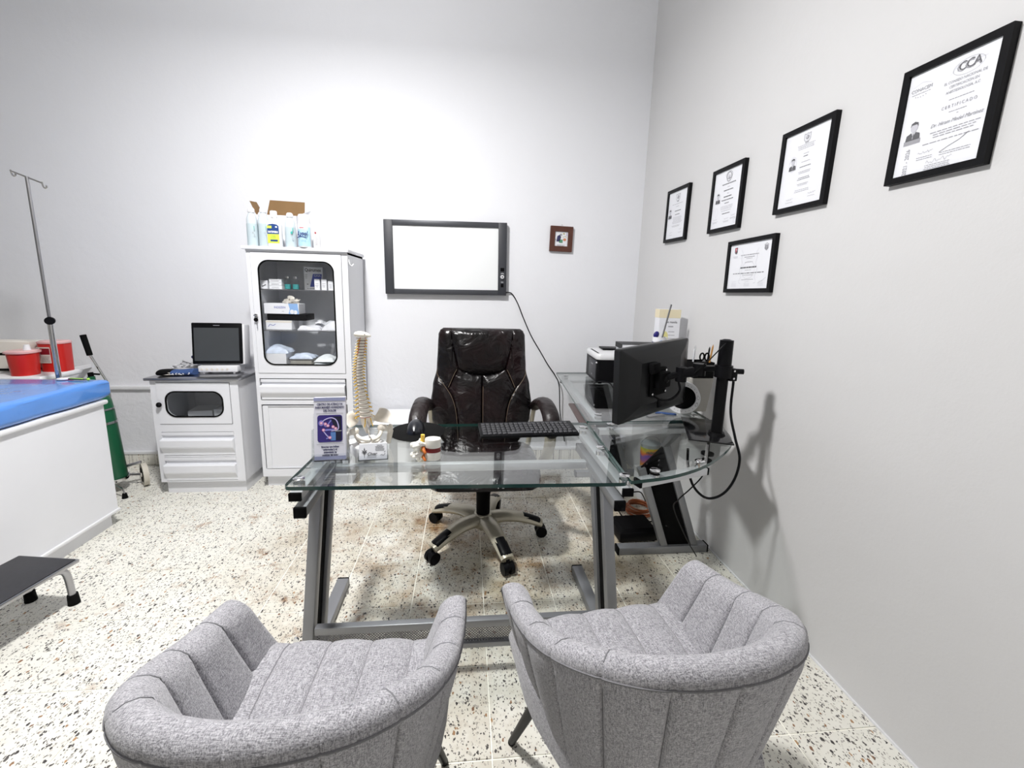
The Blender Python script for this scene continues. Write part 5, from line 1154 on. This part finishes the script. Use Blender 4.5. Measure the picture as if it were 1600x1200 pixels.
for i in range(24):
    lum = max(0, 1-i/6.0); cerv = max(0, (i-16)/8); r_ = .0113+.0090*lum-.0025*cerv; h_ = .0078+.0062*max(0, 1-i/11); dh = .0026
    M0 = Matrix.Translation((spx(zc),1.495,zc)) @ FR
    g = MB(); g.lathe([(0,0),(r_,.0),(r_*1.0,h_*.12),(r_*.86,h_*.5),(r_,h_*.88),(r_,h_),(0,h_)], (0,0,0), n=16, sy=.82)
    for q in (-1, 1): g.tube([(q*r_*.5,r_*.6,h_*.5),(q*r_*1.35,r_*1.15,h_*.65),(q*(r_*1.6+.004),r_*1.35,h_*.75)], [.0030,.0024,.0016], n=6)
    g.tube([(0,r_*.7,h_*.5),(0,r_*1.6,h_*.3),(0,r_*2.1+.003,-h_*.1)], [.0034,.0026,.0018], n=6); g.xf(M0); vt = g.build('vertebra', M_bone, sp)
    g = MB(); g.lathe([(0,-dh),(r_*.92,-dh),(r_*.98,-dh/2),(r_*.92,0),(0,0)], (0,0,0), n=14, sy=.82); g.xf(M0); g.build('disc', mat('disc_dark_amber',(.16,.09,.06),.5) if i else mat('disc_red_brown',(.4,.06,.04),.5), vt)
    g = MB()
    for q in (-1, 1): g.tube([(q*r_*.55,r_*.55,h_*.1),(q*(r_*1.25+.001),r_*.5,-h_*.05),(q*(r_*1.45+.0045),r_*.35,-h_*.45)], [.0026,.0025,.0018], n=6)
    g.xf(M0); g.build('nerve', M_yell, vt)
    if i > 17:
        g = MB()
        for q in (-1, 1): g.ball((q*r_*.98,-r_*.2,h_*.9), .0022, n=6)
        g.xf(M0); g.build('artery', M_red, vt)
    zc += h_+dh
M0 = Matrix.Translation((spx(1.16),1.493,zc)) @ FR
g = MB(); g.ball((0,0,.006), .030, .022, .014, n=20, rot=Quaternion((0,1,0), .22))
for v in g.v:
    if v.z < .003: v.z = .003+(v.z-.003)*.35
g.xf(M0); oc_ = g.build('skull_plate', M_bone, sp)
g = MB(); g.ball((.002,-.0195,.011), .0022, n=8); g.xf(M0); g.build('plate_hole', M_ink, oc_)
P0 = Matrix.Translation((-.352,1.497,.855)) @ Matrix.Rotation(math.radians(24), 4, 'Z') @ Matrix.Scale(1.15, 4)
def sheet(fn, nu, nv, th):
    g = MB(); A = [[Vector(fn(i/nu, j/nv)) for i in range(nu+1)] for j in range(nv+1)]; rings = []
    for j in range(nv+1):
        nrm = []
        for i in range(nu+1):
            du = A[j][min(i+1,nu)]-A[j][max(i-1,0)]; dv = A[min(j+1,nv)][i]-A[max(j-1,0)][i]; n = du.cross(dv)
            n = n.normalized() if n.length > 1e-9 else Vector((0,1,0)); e = min(1, min(i,nu-i,j,nv-j)/1.5+.35); nrm.append(n*th*e)
        rings.append([A[j][i]+nrm[i] for i in range(nu+1)]+[A[j][i]-nrm[i] for i in range(nu,-1,-1)])
    g.loft(rings); return g
for q in (-1, 1):
    def wing(u, v, q=q):
        a = -.5+1.9*u          # fan from the sacrum round to the front crest
        r0, r1 = .010, .052+.010*math.sin(math.pi*u); r_ = r0+(r1-r0)*v
        x = .014+r_*math.sin(math.radians(35+60*u))*.92; z = -.008+r_*math.cos(math.radians(35+60*u)-.35)*.95; y = .020-.058*u*v+.020*(1-v)-.010*math.sin(math.pi*v)
        return (q*x, y, z)
    g = sheet(wing, 14, 10, .0028); g.xf(P0); il = g.build('ilium', M_bone, sp)
    g = MB(); g.tube(cr_curve([(q*.040,.0,-.020),(q*.034,-.018,-.034),(q*.018,-.034,-.041),(q*.002,-.040,-.043)],6), .0058, n=10); g.tube(cr_curve([(q*.040,.002,-.022),(q*.036,.006,-.042),(q*.026,-.012,-.058),(q*.006,-.036,-.052)],6), .0052, n=10); g.ball((q*.040,-.003,-.020), .0125, n=12); g.xf(P0); g.build('pubic_arch', M_bone, il)
    g = MB(); g.ball((q*.050,-.006,-.020), .0105, n=14); g.tube(cr_curve([(q*.052,-.006,-.021),(q*.064,-.004,-.028),(q*.069,-.002,-.036),(q*.066,.0,-.055),(q*.062,.0,-.075)],5), [.0075]*6+[.0095]*5+[.0085]*5+[.0075]*5, n=12); g.ball((q*.070,.002,-.024), .009,.009,.012, n=12); g.xf(P0); g.build('femur', M_bone, sp)
g = MB(); g.loft([[P0 @ Vector((w_*math.cos(a), y_+.008*math.sin(a), z_)) for a in [2*math.pi*k/14 for k in range(14)]] for w_, y_, z_ in ((.019,.006,.024),(.020,.014,.010),(.015,.024,-.008),(.009,.026,-.024),(.003,.020,-.038))]); g.build('sacrum', M_bone, sp)
g = MB()
for q in (-1, 1): g.tube([P0@Vector((q*.008,.0,.016)), P0@Vector((q*.010,-.008,.002)), P0@Vector((q*.013,-.010,-.008))], .002, n=6)
g.build('nerve', M_yell, sp)

# ---- two-vertebra lumbar model
lm = thing('lumbar_model', 'white model of two lumbar vertebrae with dark red disc on the glass', 'vertebra model', (-.125,1.40,DZ))
LX, LY = -.112, 1.402
def vb(z0, z1, nm, m, rs=1.0):
    g = MB(); h_ = z1-z0; r_ = .0285*rs; g.lathe([(0,z0),(r_*.96,z0),(r_,z0+h_*.08),(r_*.93,z0+h_*.5),(r_,z0+h_*.92),(r_*.96,z1),(0,z1)], (LX,LY,0), n=36, sy=.8); return g.build(nm, m, lm)
Mlw = mat('lumbar_white', (.80,.78,.72), .35)
v1 = vb(DZ,DZ+.028,'vertebral_body',Mlw,.95); vb(DZ+.028,DZ+.044,'disc',mat('disc_dark_red',(.16,.008,.008),.3),.98); v2 = vb(DZ+.044,DZ+.074,'vertebral_body',Mlw)
for v_, z0 in ((v1,DZ+.016),(v2,DZ+.052)):
    g = MB(); g.tube(cr_curve([(LX-.024,LY,z0),(LX-.040,LY-.012,z0+.006),(LX-.050,LY-.016,z0+.012)],4), [.008]*4+[.010]*5, n=10)
    g.tube(cr_curve([(LX-.024,LY+.01,z0),(LX-.042,LY+.015,z0+.006),(LX-.050,LY+.015,z0+.010)],4), [.008]*4+[.009]*5, n=10)
    g.tube(cr_curve([(LX-.040,LY-.002,z0+.006),(LX-.056,LY,z0),(LX-.076,LY+.002,z0-.004)],4), [.009]*4+[.0085]*4+[.006], n=10, flat=1.3)
    g.tube(cr_curve([(LX-.040,LY-.012,z0+.006),(LX-.052,LY-.026,z0+.004),(LX-.066,LY-.032,z0+.003)],4), [.007]*4+[.006]*4+[.004], n=10)
    g.tube(cr_curve([(LX-.046,LY-.012,z0+.010),(LX-.048,LY-.014,z0+.0),(LX-.050,LY-.012,z0-.012)],4), [.0075]*9, n=10); g.build('processes', Mlw, v_)
g = MB(); g.tube(cr_curve([(LX-.034,LY,DZ+.004),(LX-.035,LY,DZ+.04),(LX-.035,LY,DZ+.075),(LX-.034,LY,DZ+.088)],4), .0068, n=12); g.build('spinal_cord', M_yell, lm)
g = MB()
for z0 in (DZ+.036, DZ+.010):
    g.tube(cr_curve([(LX-.033,LY-.004,z0+.012),(LX-.030,LY-.020,z0+.004),(LX-.022,LY-.030,z0-.006)],4), [.006]*4+[.0055]*4+[.003], n=8)
g.build('nerve_root', mat('nerve_orange',(.50,.13,.02),.4), lm)

# ------------------------------------------------------------------ computer monitor on its arm
mo = thing('computer_monitor', 'black computer monitor seen from behind, held on the desk arm', 'monitor', (.85,1.785,.80))
ax = Vector((.426,.262,.026)).normalized(); nn = ax.cross(Vector((0,0,1))).normalized(); uu = nn.cross(ax)*1.0
uu = Vector((0,0,1)) if uu.z == 0 else (uu if uu.z > 0 else -uu)
MM = Matrix((ax, nn, uu)).transposed().to_4x4(); MM.translation = Vector((.849,1.782,.967))
Mmb = mat('dark_monitor_back', (.012,.0125,.0135), .28, spec=.22)
g = MB(); rings = []
for d_, s in ((-.024,.99),(-.022,1.0),(.006,1.0),(.010,.985),(.024,.82),(.036,.62),(.038,.58)):
    rings.append([MM @ Vector((px*s if d_ < .012 else px*s, d_, pz*s)) for px, pz in rr(0,0,.515,.325,.010,4)])
g.loft(rings); g.build('rear_shell', Mmb, mo)
g = MB(); g.box(-.250,.250,-.0255,-.0235,-.150,.156); g.xf(MM); g.build('screen', mat('dark_screen',(.02,.02,.025),.2), mo)
g = MB(); g.box(-.02,.02,.034,.041,-.125,-.085,bev=.003); g.xf(MM); g.build('connector_block', M_black, mo)
ar = thing('monitor_stand', 'black desk clamp pole with jointed arm carrying the monitor', 'monitor arm', (1.06,1.60,DZ))
PX, PY = 1.062, 1.605
PR = Matrix.Translation((1.058,1.682,DZ)) @ Matrix.Rotation(math.radians(-23), 4, 'Z')
g = MB(); g.box(-.085,.085,-.172,.165,0,.007,bev=.002); g.xf(PR); g.build('base_plate', mat('glossy_black',(.008,.008,.009),.12), ar)
g = MB(); g.cyl((PX,PY,DZ+.005),(PX,PY,DZ+.02),.036,.030,n=28); g.cyl((PX,PY,DZ+.01),(PX,PY,1.155),.0225,n=28); g.build('pole', M_blackmetal, ar)
g = MB(); g.cyl((PX,PY,1.062),(PX,PY,1.166),.0275,.0262,n=28); g.cyl((PX,PY,1.166),(PX,PY,1.170),.022,.012,n=20); g.build('pole_cap', M_black, ar)
g = MB(); g.cyl((PX,PY,1.012),(PX,PY,1.062),.0345,n=28); g.box(PX+.012,PX+.045,PY-.03,PY+.005,1.000,1.052,bev=.004); co = g.build('collar', M_black, ar)
g = MB(); g.cyl((PX+.045,PY-.018,1.040),(PX+.070,PY-.026,1.040),.011,n=16); g.build('tightening_knob', M_black, co)
for dz in (1.012,1.043):
    g = MB(); g.cyl((PX+.028,PY-.030,dz),(PX+.028,PY-.033,dz),.004,n=10); g.build('bolt', M_chrome, co)
E1 = Vector((.985,1.655,1.040)); E2 = Vector((.930,1.695,1.010)); VC = MM @ Vector((-.02,.060,.015))
g = MB(); g.bar((PX,PY,1.048), E1, .036, .022, bev=.004); g.cyl(E1-Vector((0,0,.030)), E1+Vector((0,0,.020)), .026, n=24); g.build('arm_link', M_black, ar)
g = MB(); g.bar(E1-Vector((0,0,.012)), E2, .042, .040, bev=.006); g.build('arm_link', M_black, ar)
g = MB(); g.cyl(E2-Vector((0,0,.036)), E2+Vector((0,0,.026)), .0235, n=24); g.build('elbow_joint', M_black, ar)
g = MB(); g.bar(E2, VC, .030, .024, bev=.004); g.ball(VC, .026, n=16); g.build('tilt_head', M_black, ar)
g = MB(); g.box(-.095,.025,.0395,.048,-.06,.06,bev=.002); g.box(-.105,-.05,.0395,.066,.045,.092,bev=.006); g.box(-.075,.015,.0395,.078,-.025,.045,bev=.008); g.xf(MM); vp = g.build('mounting_plate', M_blackm, ar)
for a, b in ((-.082,-.048),(.014,-.048),(.014,.048)):
    g = MB(); g.cyl((a,.048,b),(a,.053,b),.005,n=10); g.xf(MM); g.build('bolt', M_chrome, vp)
g = MB(); g.cyl((1.02,1.585,.655),(1.02,1.585,.743),.006,n=10); g.cyl((1.02,1.585,.682),(1.02,1.585,.690),.026,n=24); g.cyl((1.02,1.585,.650),(1.02,1.585,.660),.020,n=20); g.build('clamp_screw', M_black, ar)
def cable(name, label, pts, r, m=M_black, cat='cable', n=6, group=None):
    P = cr_curve(pts, n); g = MB(); g.tube(P, r, n=7); return solo(g, name, m, label, cat, tuple(P[0]), group)
cable('monitor_cable', 'thick black cable looping below the desk from the monitor pole', [(PX+.030,PY-.028,1.00),(PX+.030,PY-.034,.87),(PX+.034,PY-.075,.775),(1.098,1.49,.70),(1.085,1.49,.61),(1.040,1.49,.548),(.975,1.49,.535),(.918,1.495,.585),(.898,1.515,.66),(.893,1.520,.735)], .0052)
cable('thin_cable', 'thin black cable running from the clamp screw down beside the desk leg', [(1.015,1.57,.648),(.985,1.55,.60),(.945,1.56,.54),(.92,1.60,.47),(.95,1.68,.38),(1.10,1.80,.15),(1.20,1.86,.012)], .0028)
cable('thin_cable', 'thin black cable curving from the pole top to the monitor arm', [(PX-.018,PY-.022,1.155),(PX-.040,PY-.02,1.13),(PX-.065,PY,1.085),(PX-.085,PY+.022,1.050),(PX-.105,PY+.035,1.020)], .0024)
cable('video_cable', 'black cable drooping below the monitor mounting plate', [tuple(MM@Vector((.10,.060,-.01))),tuple(MM@Vector((.085,.080,-.055))),tuple(MM@Vector((.03,.075,-.085))),tuple(MM@Vector((-.03,.060,-.080))),tuple(MM@Vector((-.065,.045,-.055)))], .0055)

# ------------------------------------------------------------------ return glass: printer and stationery
pr = thing('laser_printer', 'black and white laser printer on the return glass by the back wall', 'printer', (1.05,2.77,DZ))
PRM = Matrix.Translation((1.045,2.765,DZ)) @ Matrix.Rotation(math.radians(-4), 4, 'Z')
g = MB(); g.prism(rr(0,0,.365,.330,.022,5),.012,.165,'xyz',smooth=True); g.xf(PRM); g.build('body', M_black, pr)
g = MB(); rings = [[PRM @ Vector((px*s,py*s,zz)) for px, py in rr(0,0,.375,.340,.03,6)] for zz, s in ((.163,.985),(.168,1.0),(.188,1.0),(.200,.96))]; g.loft(rings); g.build('top_cover', M_white, pr)
g = MB(); g.box(-.1845,-.182,-.14,.06,.030,.150,bev=.001); g.xf(PRM); fp = g.build('front_panel', mat('dark_grey_panel',(.035,.035,.042),.45), pr)
pl = Plane((-.185,-.04,.115), (0,-1,0), (0,0,1)); g = MB(); pl.text(g,'brother',.0,.005,.017,0); pl.rect(g,-.012,.012,-.072,-.062,1); g.xf(PRM); g.build('print', [M_paper, M_inkl], fp)
g = MB(); g.ball((-.183,-.152,.142),.006,n=10); g.xf(PRM); g.build('power_light', M_white, pr)
g = MB(); g.box(-.170,-.160,-.12,.10,.1995,.2015); g.xf(PRM); g.build('output_slot', M_blackm, pr)
for a in (-.15,.15):
    for b in (-.13,.13):
        g = MB(); g.cyl((a,b,0),(a,b,.014),.014,n=10); g.xf(PRM); g.build('foot', M_rubber, pr)
PT = DZ+.2012
g = MB(); g.box(.955,1.10,2.80,2.93,PT+.0006,PT+.012,bev=.003,rot=Quaternion((0,0,1),-.1)); solo(g,'black_folder', M_black, 'black flat folder on the rear of the printer lid', 'folder', (1.03,2.865,PT))
def book(name, label, x, y, z, w_, d_, h_, rz, mcov, cat='book'):
    t = thing(name, label, cat, (x,y,z), rz, world=False)
    for zz in (0, h_-.002):
        g = MB(); g.box(-w_/2,w_/2,-d_/2,d_/2,zz,zz+.002); g.build('cover', mcov, t)
    g = MB(); g.box(-w_/2+.003,w_/2-.001,-d_/2+.003,d_/2-.003,.002,h_-.002); g.build('pages', M_paper, t); return t
z_ = PT+.0006
g = MB(); g.box(1.03,1.20,2.655,2.80,z_,z_+.004,rot=Quaternion((0,0,1),.25)); solo(g,'paper_sheets',M_paper,'white paper sheets under the red booklet on the printer','paper',(1.115,2.73,z_))
book('red_booklet','red covered booklet on the white sheets on the printer',1.125,2.735,z_+.0045,.15,.12,.020,.3,M_red)
book('white_booklet','thick white booklet on top of the red booklet',1.135,2.745,z_+.0250,.14,.12,.022,.38,M_paper)
t = thing('storage_carton', 'white storage box between the printer and the monitor', 'box', (1.075,2.36,DZ))
g = MB(); g.box(.945,1.215,2.20,2.53,DZ,DZ+.265,bev=.004); g.build('box', M_white, t)
g = MB(); g.box(.942,1.218,2.197,2.533,DZ+.225,DZ+.268,bev=.003); g.build('lid', M_paper, t)
ST = DZ+.2685
t = book('black_notebook','black bound notebook with elastic band lying on the white storage box',1.030,2.42,ST,.225,.15,.030,-.10,M_black)
g = MB(); g.box(-.1125,-.110,-.074,.074,.002,.028); g.build('spine', M_black, t)
t = thing('pen_mug', 'white and yellow patterned mug holding a ruler on the storage box', 'mug', (1.095,2.270,ST))
g = MB(); g.lathe([(0,0),(.034,0),(.037,.003),(.039,.085),(.036,.085),(.034,.006),(0,.006)], (1.095,2.270,ST), n=32); g.build('mug', M_white, t)
g = MB(); g.lathe([(.0385,.004),(.0389,.006),(.0392,.050),(.0388,.050)], (1.095,2.270,ST), n=32); g.build('yellow_band', mat('yellow_glaze',(.80,.58,.02),.3), t)
g = MB(); g.lathe([(.0393,.052),(.0398,.052),(.0398,.057),(.0393,.057)], (1.095,2.270,ST), n=32); g.build('navy_line', MATS['print_navy'], t)
pl = Plane((1.095,2.229,ST+.032), (1,0,0), (0,0,1)); g = MB(); pl.ell(g,-.006,.0,.004,.004,0); pl.stroke(g,[(-.02,.032),(-.008,.036),(.006,.032),(.02,.037)],.003,1); g.build('print',[M_ink,M_lblue],t)
t = thing('metal_ruler', 'long grey metal ruler leaning out of the mug', 'ruler', (1.095,2.27,ST+.01))
g = MB(); g.bar((1.092,2.266,ST+.010),(1.152,2.285,ST+.268),.0165,.004,up=(1,-.3,0)); g.build('ruler', M_steel, t)
g = MB(); g.bar((1.094,2.2625,ST+.010),(1.154,2.2815,ST+.267),.004,.005,up=(1,-.3,0)); g.build('dark_groove', M_ink, t)
g = MB(); g.ball((1.070,2.262,ST+.098),.016,.010,.020,n=14,rot=Quaternion((0,1,0),.4)); g.cyl((1.078,2.265,ST+.01),(1.071,2.262,ST+.095),.005,n=8); solo(g,'blue_marker',mat('royal_blue_plastic',(.015,.012,.16),.35),'dark blue capped marker standing in the mug','marker',(1.075,2.264,ST+.01))
def ger(p, q, w_, h_):
    p.rect(q,-w_/2,w_/2,h_*.29,h_*.5,0); p.text(q,'lle manila',.012,h_*.19,.020,1,h=.001,sx=.85); p.lines(q,-.006,h_*.08,.04,1,.004,.006,2,align=1); p.ell(q,-.02,-.04,.016,.03,3); 
    for k in range(3): p.lines(q,-.004,-.012-.02*k,.05,1,.004,.0035,2,align=1)
    return [M_cream2, mat('print_charcoal',(.10,.10,.11),.6), M_inkl, mat('print_pale_yellow',(.74,.70,.30),.6)]
M_cream2 = mat('pale_cream_board', (.78,.70,.50), .6)
t = carton('remedy_carton','tall white carton with cream top and red side lettering behind the mug','carton',1.135,1.258,2.36,2.44,ST,ST+.238,M_paper,rz=-.12,draw=ger)
Rm = Matrix.Translation((1.1965,2.40,ST)) @ Matrix.Rotation(-.12,4,'Z') @ Matrix.Translation((-1.1965,-2.40,-ST))
pl = Plane((1.135-.0005,2.40,ST+.119),(0,-1,0),(0,0,1)); g = MB(); pl.rect(g,-.04,.04,.069,.119,0)
g.xf(Rm); g.build('side_print',[M_cream2],t)
g = MB(); g.box(1.140,1.250,1.955,2.085,DZ,DZ+.178,bev=.006); rot_ = None
for v in g.v:
    k_ = .74+.26*(v.z-DZ)/.178; v.x = 1.195+(v.x-1.195)*k_; v.y = 2.02+(v.y-2.02)*k_
solo(g,'added_grey_support',mat('shaded_wall_grey',(.30,.29,.265),.6),'tapered support added under the black pen holder, grey as the shaded right wall','container',(1.195,2.02,DZ))  # support added under the pen holder; its grey stands in for shaded wall
HT = DZ+.1785
t = thing('pen_holder','black mesh pen holder with pencils and scissors by the right wall','pen holder',(1.195,2.01,HT))
g = MB(); g.box(1.142,1.248,1.962,2.062,HT,HT+.004); 
for a in ((1.142,1.248,1.962,1.964),(1.142,1.248,2.060,2.062),(1.142,1.144,1.964,2.060),(1.246,1.248,1.964,2.060),(1.194,1.196,1.964,2.060)): g.box(a[0],a[1],a[2],a[3],HT+.004,HT+.080)
g.build('mesh_tray', M_blackm, t)
for i, (x, y, tx, ty, L_, r_, m_, nm, lb) in enumerate(((1.225,1.985,.016,-.004,.165,.0042,mat('amber_wood',(.45,.22,.05),.45),'pencil','amber wooden pencil standing tallest in the pen holder'),(1.232,2.01,.012,.004,.15,.0042,M_black,'pen','black pen beside the amber pencil in the pen holder'),(1.165,2.03,.012,.0,.155,.0060,M_acryl,'clear_pen','clear plastic pen at the left of the pen holder'),(1.18,2.045,.006,.01,.135,.0045,M_white,'white_pen','white pen at the back of the pen holder'))):
    a_, b_ = Vector((x,y,HT+.0045)), Vector((x+tx,y+ty,HT+.0045+L_)); g = MB(); g.cyl(a_, a_.lerp(b_,.92), r_, n=10); g.cyl(a_.lerp(b_,.92), b_, r_, .0008, n=10); solo(g,nm,m_,lb,'pen' if 'pen' in nm and nm != 'pencil' else 'pencil',tuple(a_))
t = thing('scissors','black handled scissors standing in the pen holder','scissors',(1.20,1.99,HT+.0045))
for q in (-1,1):
    g = MB(); cc = Vector((1.203+q*.013,1.985,HT+.106)); g.tube([cc+Vector((.010*math.cos(a)*1.1,0,.018*math.sin(a))) for a in [2*math.pi*k/20 for k in range(21)]], .0042, n=8); g.build('handle', M_blackm, t)
    g = MB(); g.bar((1.203-q*.004,1.986,HT+.0045),(1.203+q*.006,1.986,HT+.090),.009,.002,up=(0,1,0)); g.build('blade', M_stain, t)
t = thing('tape_roll','large white ringed roll with dark centre standing under the monitor edge','roll',(1.10,1.985,DZ))
RC = Vector((1.092,1.955,DZ+.0815)); RD = Vector((-.42,-.9,0)).normalized(); RX = Vector((-RD.y,RD.x,0))
def ringmesh(r0, r1, t0, t1): 
    g = MB(); n = 48; rings = []
    for r_, d_ in ((r0,t0),(r1,t0),(r1,t1),(r0,t1)): rings.append([RC+RX*r_*math.cos(2*math.pi*k/n)+Vector((0,0,r_*math.sin(2*math.pi*k/n)))+RD*d_ for k in range(n)])
    g.loft(rings+[rings[0]], cap0=False, cap1=False); return g
ringmesh(.060,.081,-.02,.02).build('rim', M_white, t)
g = MB(); g.cyl(RC-RD*.018, RC+RD*.006, .0605, n=40); g.build('core', M_blackm, t)
pl = Plane(RC+RD*.0203, RX, (0,0,1)) if RX.cross(Vector((0,0,1))).dot(RD) > 0 else Plane(RC+RD*.0203, -RX, (0,0,1)); g = MB()
for k in range(24): a_ = 2*math.pi*k/24; pl.stroke(g, [(.066*math.cos(a_),.066*math.sin(a_)),(.072*math.cos(a_),.072*math.sin(a_))], .0022)
for a0_ in (-.4,.1): pl.ring(g,.0705*math.cos(a0_),.0705*math.sin(a0_),.006,.008,.0015)
g.build('rim_marks',[M_inkl],t)
for i, (x, y, rz) in enumerate(((.93,1.90,.3),(1.0,1.935,-.4))):
    g = MB(); g.box(x-.05,x+.05,y-.012,y+.012,DZ,DZ+.006,bev=.002,rot=Quaternion((0,0,1),rz)); solo(g,'flat_pen',[M_stain,M_navy][i],['flat grey metal strip lying under the monitor','dark blue pen lying under the monitor near the white ring'][i],'pen',(x,y,DZ))
cable('usb_cable','black looped cable on the return glass in front of the printer',[(.84,2.62,DZ+.004),(.86,2.56,DZ+.03),(.90,2.50,DZ+.035),(.915,2.46,DZ+.012),(.92,2.40,DZ+.005)],.0035)

# ------------------------------------------------------------------ on the floor under the return
t = thing('power_regulator','black voltage regulator box on the floor by the slanted desk leg','power supply',(.955,2.09,0))
UP = Matrix.Translation((.950,2.085,0)) @ Matrix.Rotation(math.radians(2),4,'Z')
g = MB(); g.box(-.11,.11,-.075,.085,.006,.062,bev=.006); g.xf(UP); g.build('housing', M_black, t)
g = MB(); g.loft([[UP@Vector((px*s,py*s+.005,zz)) for px,py in rr(0,0,.215,.155,.01,3)] for zz,s in ((.060,1.0),(.080,.86))]); tp = g.build('sloped_top', M_blackm, t)
g = MB(); g.box(-.015,.02,-.062,-.058,.064,.067,rot=Quaternion((1,0,0),.5)); g.xf(UP); g.build('brand_mark', M_paper, tp)
for a in (-.09,.09):
    for b in (-.06,.07): 
        g = MB(); g.cyl(UP@Vector((a,b,0)),UP@Vector((a,b,.008)),.010,n=8); g.build('foot', M_rubber, t)
t = thing('paint_pail','small pail with rainbow painted label on a box in the corner','pail',(1.215,2.52,.2005))
g = MB(); prof = [(0,.2005),(.050,.2005),(.052,.204),(.060,.372),(.0625,.375),(.0625,.384),(.058,.384)]; g.lathe(prof,(1.215,2.52,0),n=36); g.lathe([(0,.382),(.0585,.382)],(1.215,2.52,0),n=36); g.build('pail', mat('pail_tin',(.55,.60,.62),.3,.3), t)
m = bpy.data.materials.new('rainbow_label'); m.use_nodes = True; MATS['rainbow_label'] = m
nt = m.node_tree; b = nt.nodes['Principled BSDF']; b.inputs['Roughness'].default_value = .4
tc_ = nd(nt,'ShaderNodeTexCoord'); nz = nd(nt,'ShaderNodeTexNoise'); nz.inputs['Scale'].default_value = 14; nt.links.new(tc_.outputs['Object'],nz.inputs['Vector'])
sx = nd(nt,'ShaderNodeSeparateXYZ'); nt.links.new(tc_.outputs['Object'],sx.inputs[0])
ma = nd(nt,'ShaderNodeMath',operation='MULTIPLY_ADD'); ma.inputs[1].default_value = 5.2; nt.links.new(sx.outputs['Z'],ma.inputs[0])
m2 = nd(nt,'ShaderNodeMath',operation='MULTIPLY_ADD'); m2.inputs[1].default_value = .5; m2.inputs[2].default_value = -.22; nt.links.new(nz.outputs['Fac'],m2.inputs[0]); nt.links.new(m2.outputs[0],ma.inputs[2])
cr = nd(nt,'ShaderNodeValToRGB'); nt.links.new(ma.outputs[0],cr.inputs['Fac']); nt.links.new(cr.outputs[0],b.inputs['Base Color'])
es = cr.color_ramp.elements; es[0].position = 0; es[0].color = (.55,.38,.06,1); es[1].position = 1; es[1].color = (.20,.42,.10,1)
for p_, c_ in ((.22,(.62,.22,.04)),(.40,(.30,.10,.30)),(.55,(.16,.10,.42)),(.68,(.70,.14,.03)),(.80,(.75,.45,.04)),(.90,(.30,.50,.08))): e_ = es.new(p_); e_.color = (*c_,1)
g = MB(); g.lathe([(.0525,.206),(.0532,.206),(.0604,.358),(.0598,.358)],(1.215,2.52,0),n=36); g.build('label', m, t)
pl = Plane((1.200,2.456,.335),(1,-.2,0),(0,0,1)); g = MB(); pl.text(g,'VINIMAX',.0,.0,.020,0,sx=.9,bold=.001,h=.001); g.build('print',[M_ink],t)
g = MB(); g.tube([(1.215-.062*math.cos(a),2.52-.02*math.sin(a),.378+.055*math.sin(a)) for a in [math.pi*k/16 for k in range(17)]],.002,n=6); g.build('bail_handle', M_chrome, t)
t = thing('low_box','plain grey-white box on the floor under the rainbow pail','box',(1.225,2.52,0))
g = MB(); g.box(1.150,1.300,2.45,2.59,0,.17,bev=.004); g.build('box', M_white, t)
g = MB(); g.box(1.148,1.302,2.448,2.592,.17,.200,bev=.003); g.build('lid', mat('pale_grey_lid',(.6,.6,.6),.5), t)
pts = []
for k in range(60): a_ = k*2*math.pi/12; r_ = .085-.004*(k/12)+.006*math.sin(k*.9); pts.append((1.085+r_*math.cos(a_),2.33+r_*math.sin(a_),.008+.0085*(k/12)))
cable('extension_cord','coiled orange extension cord on the floor behind the slanted desk leg',pts,.0055,mat('orange_cord',(.30,.075,.018),.5),'cord',3)
t = thing('power_adapter','black plug adapter hanging behind the right front desk leg','adapter',(.985,2.33,.10))
g = MB(); g.box(.90,.965,2.28,2.33,.115,.155,bev=.004); g.build('adapter', M_black, t)
P = cr_curve([(.93,2.30,.118),(.93,2.27,.05),(.97,2.22,.008),(1.05,2.20,.006),(1.12,2.21,.006)],6); g = MB(); g.tube(P,.004,n=7); g.build('lead', M_black, t)
g = MB(); g.tube(cr_curve([(.96,2.305,.14),(1.03,2.31,.145),(1.10,2.35,.12),(1.17,2.42,.02),(1.18,2.43,.006)],5),.004,n=7); g.build('lead', M_black, t)
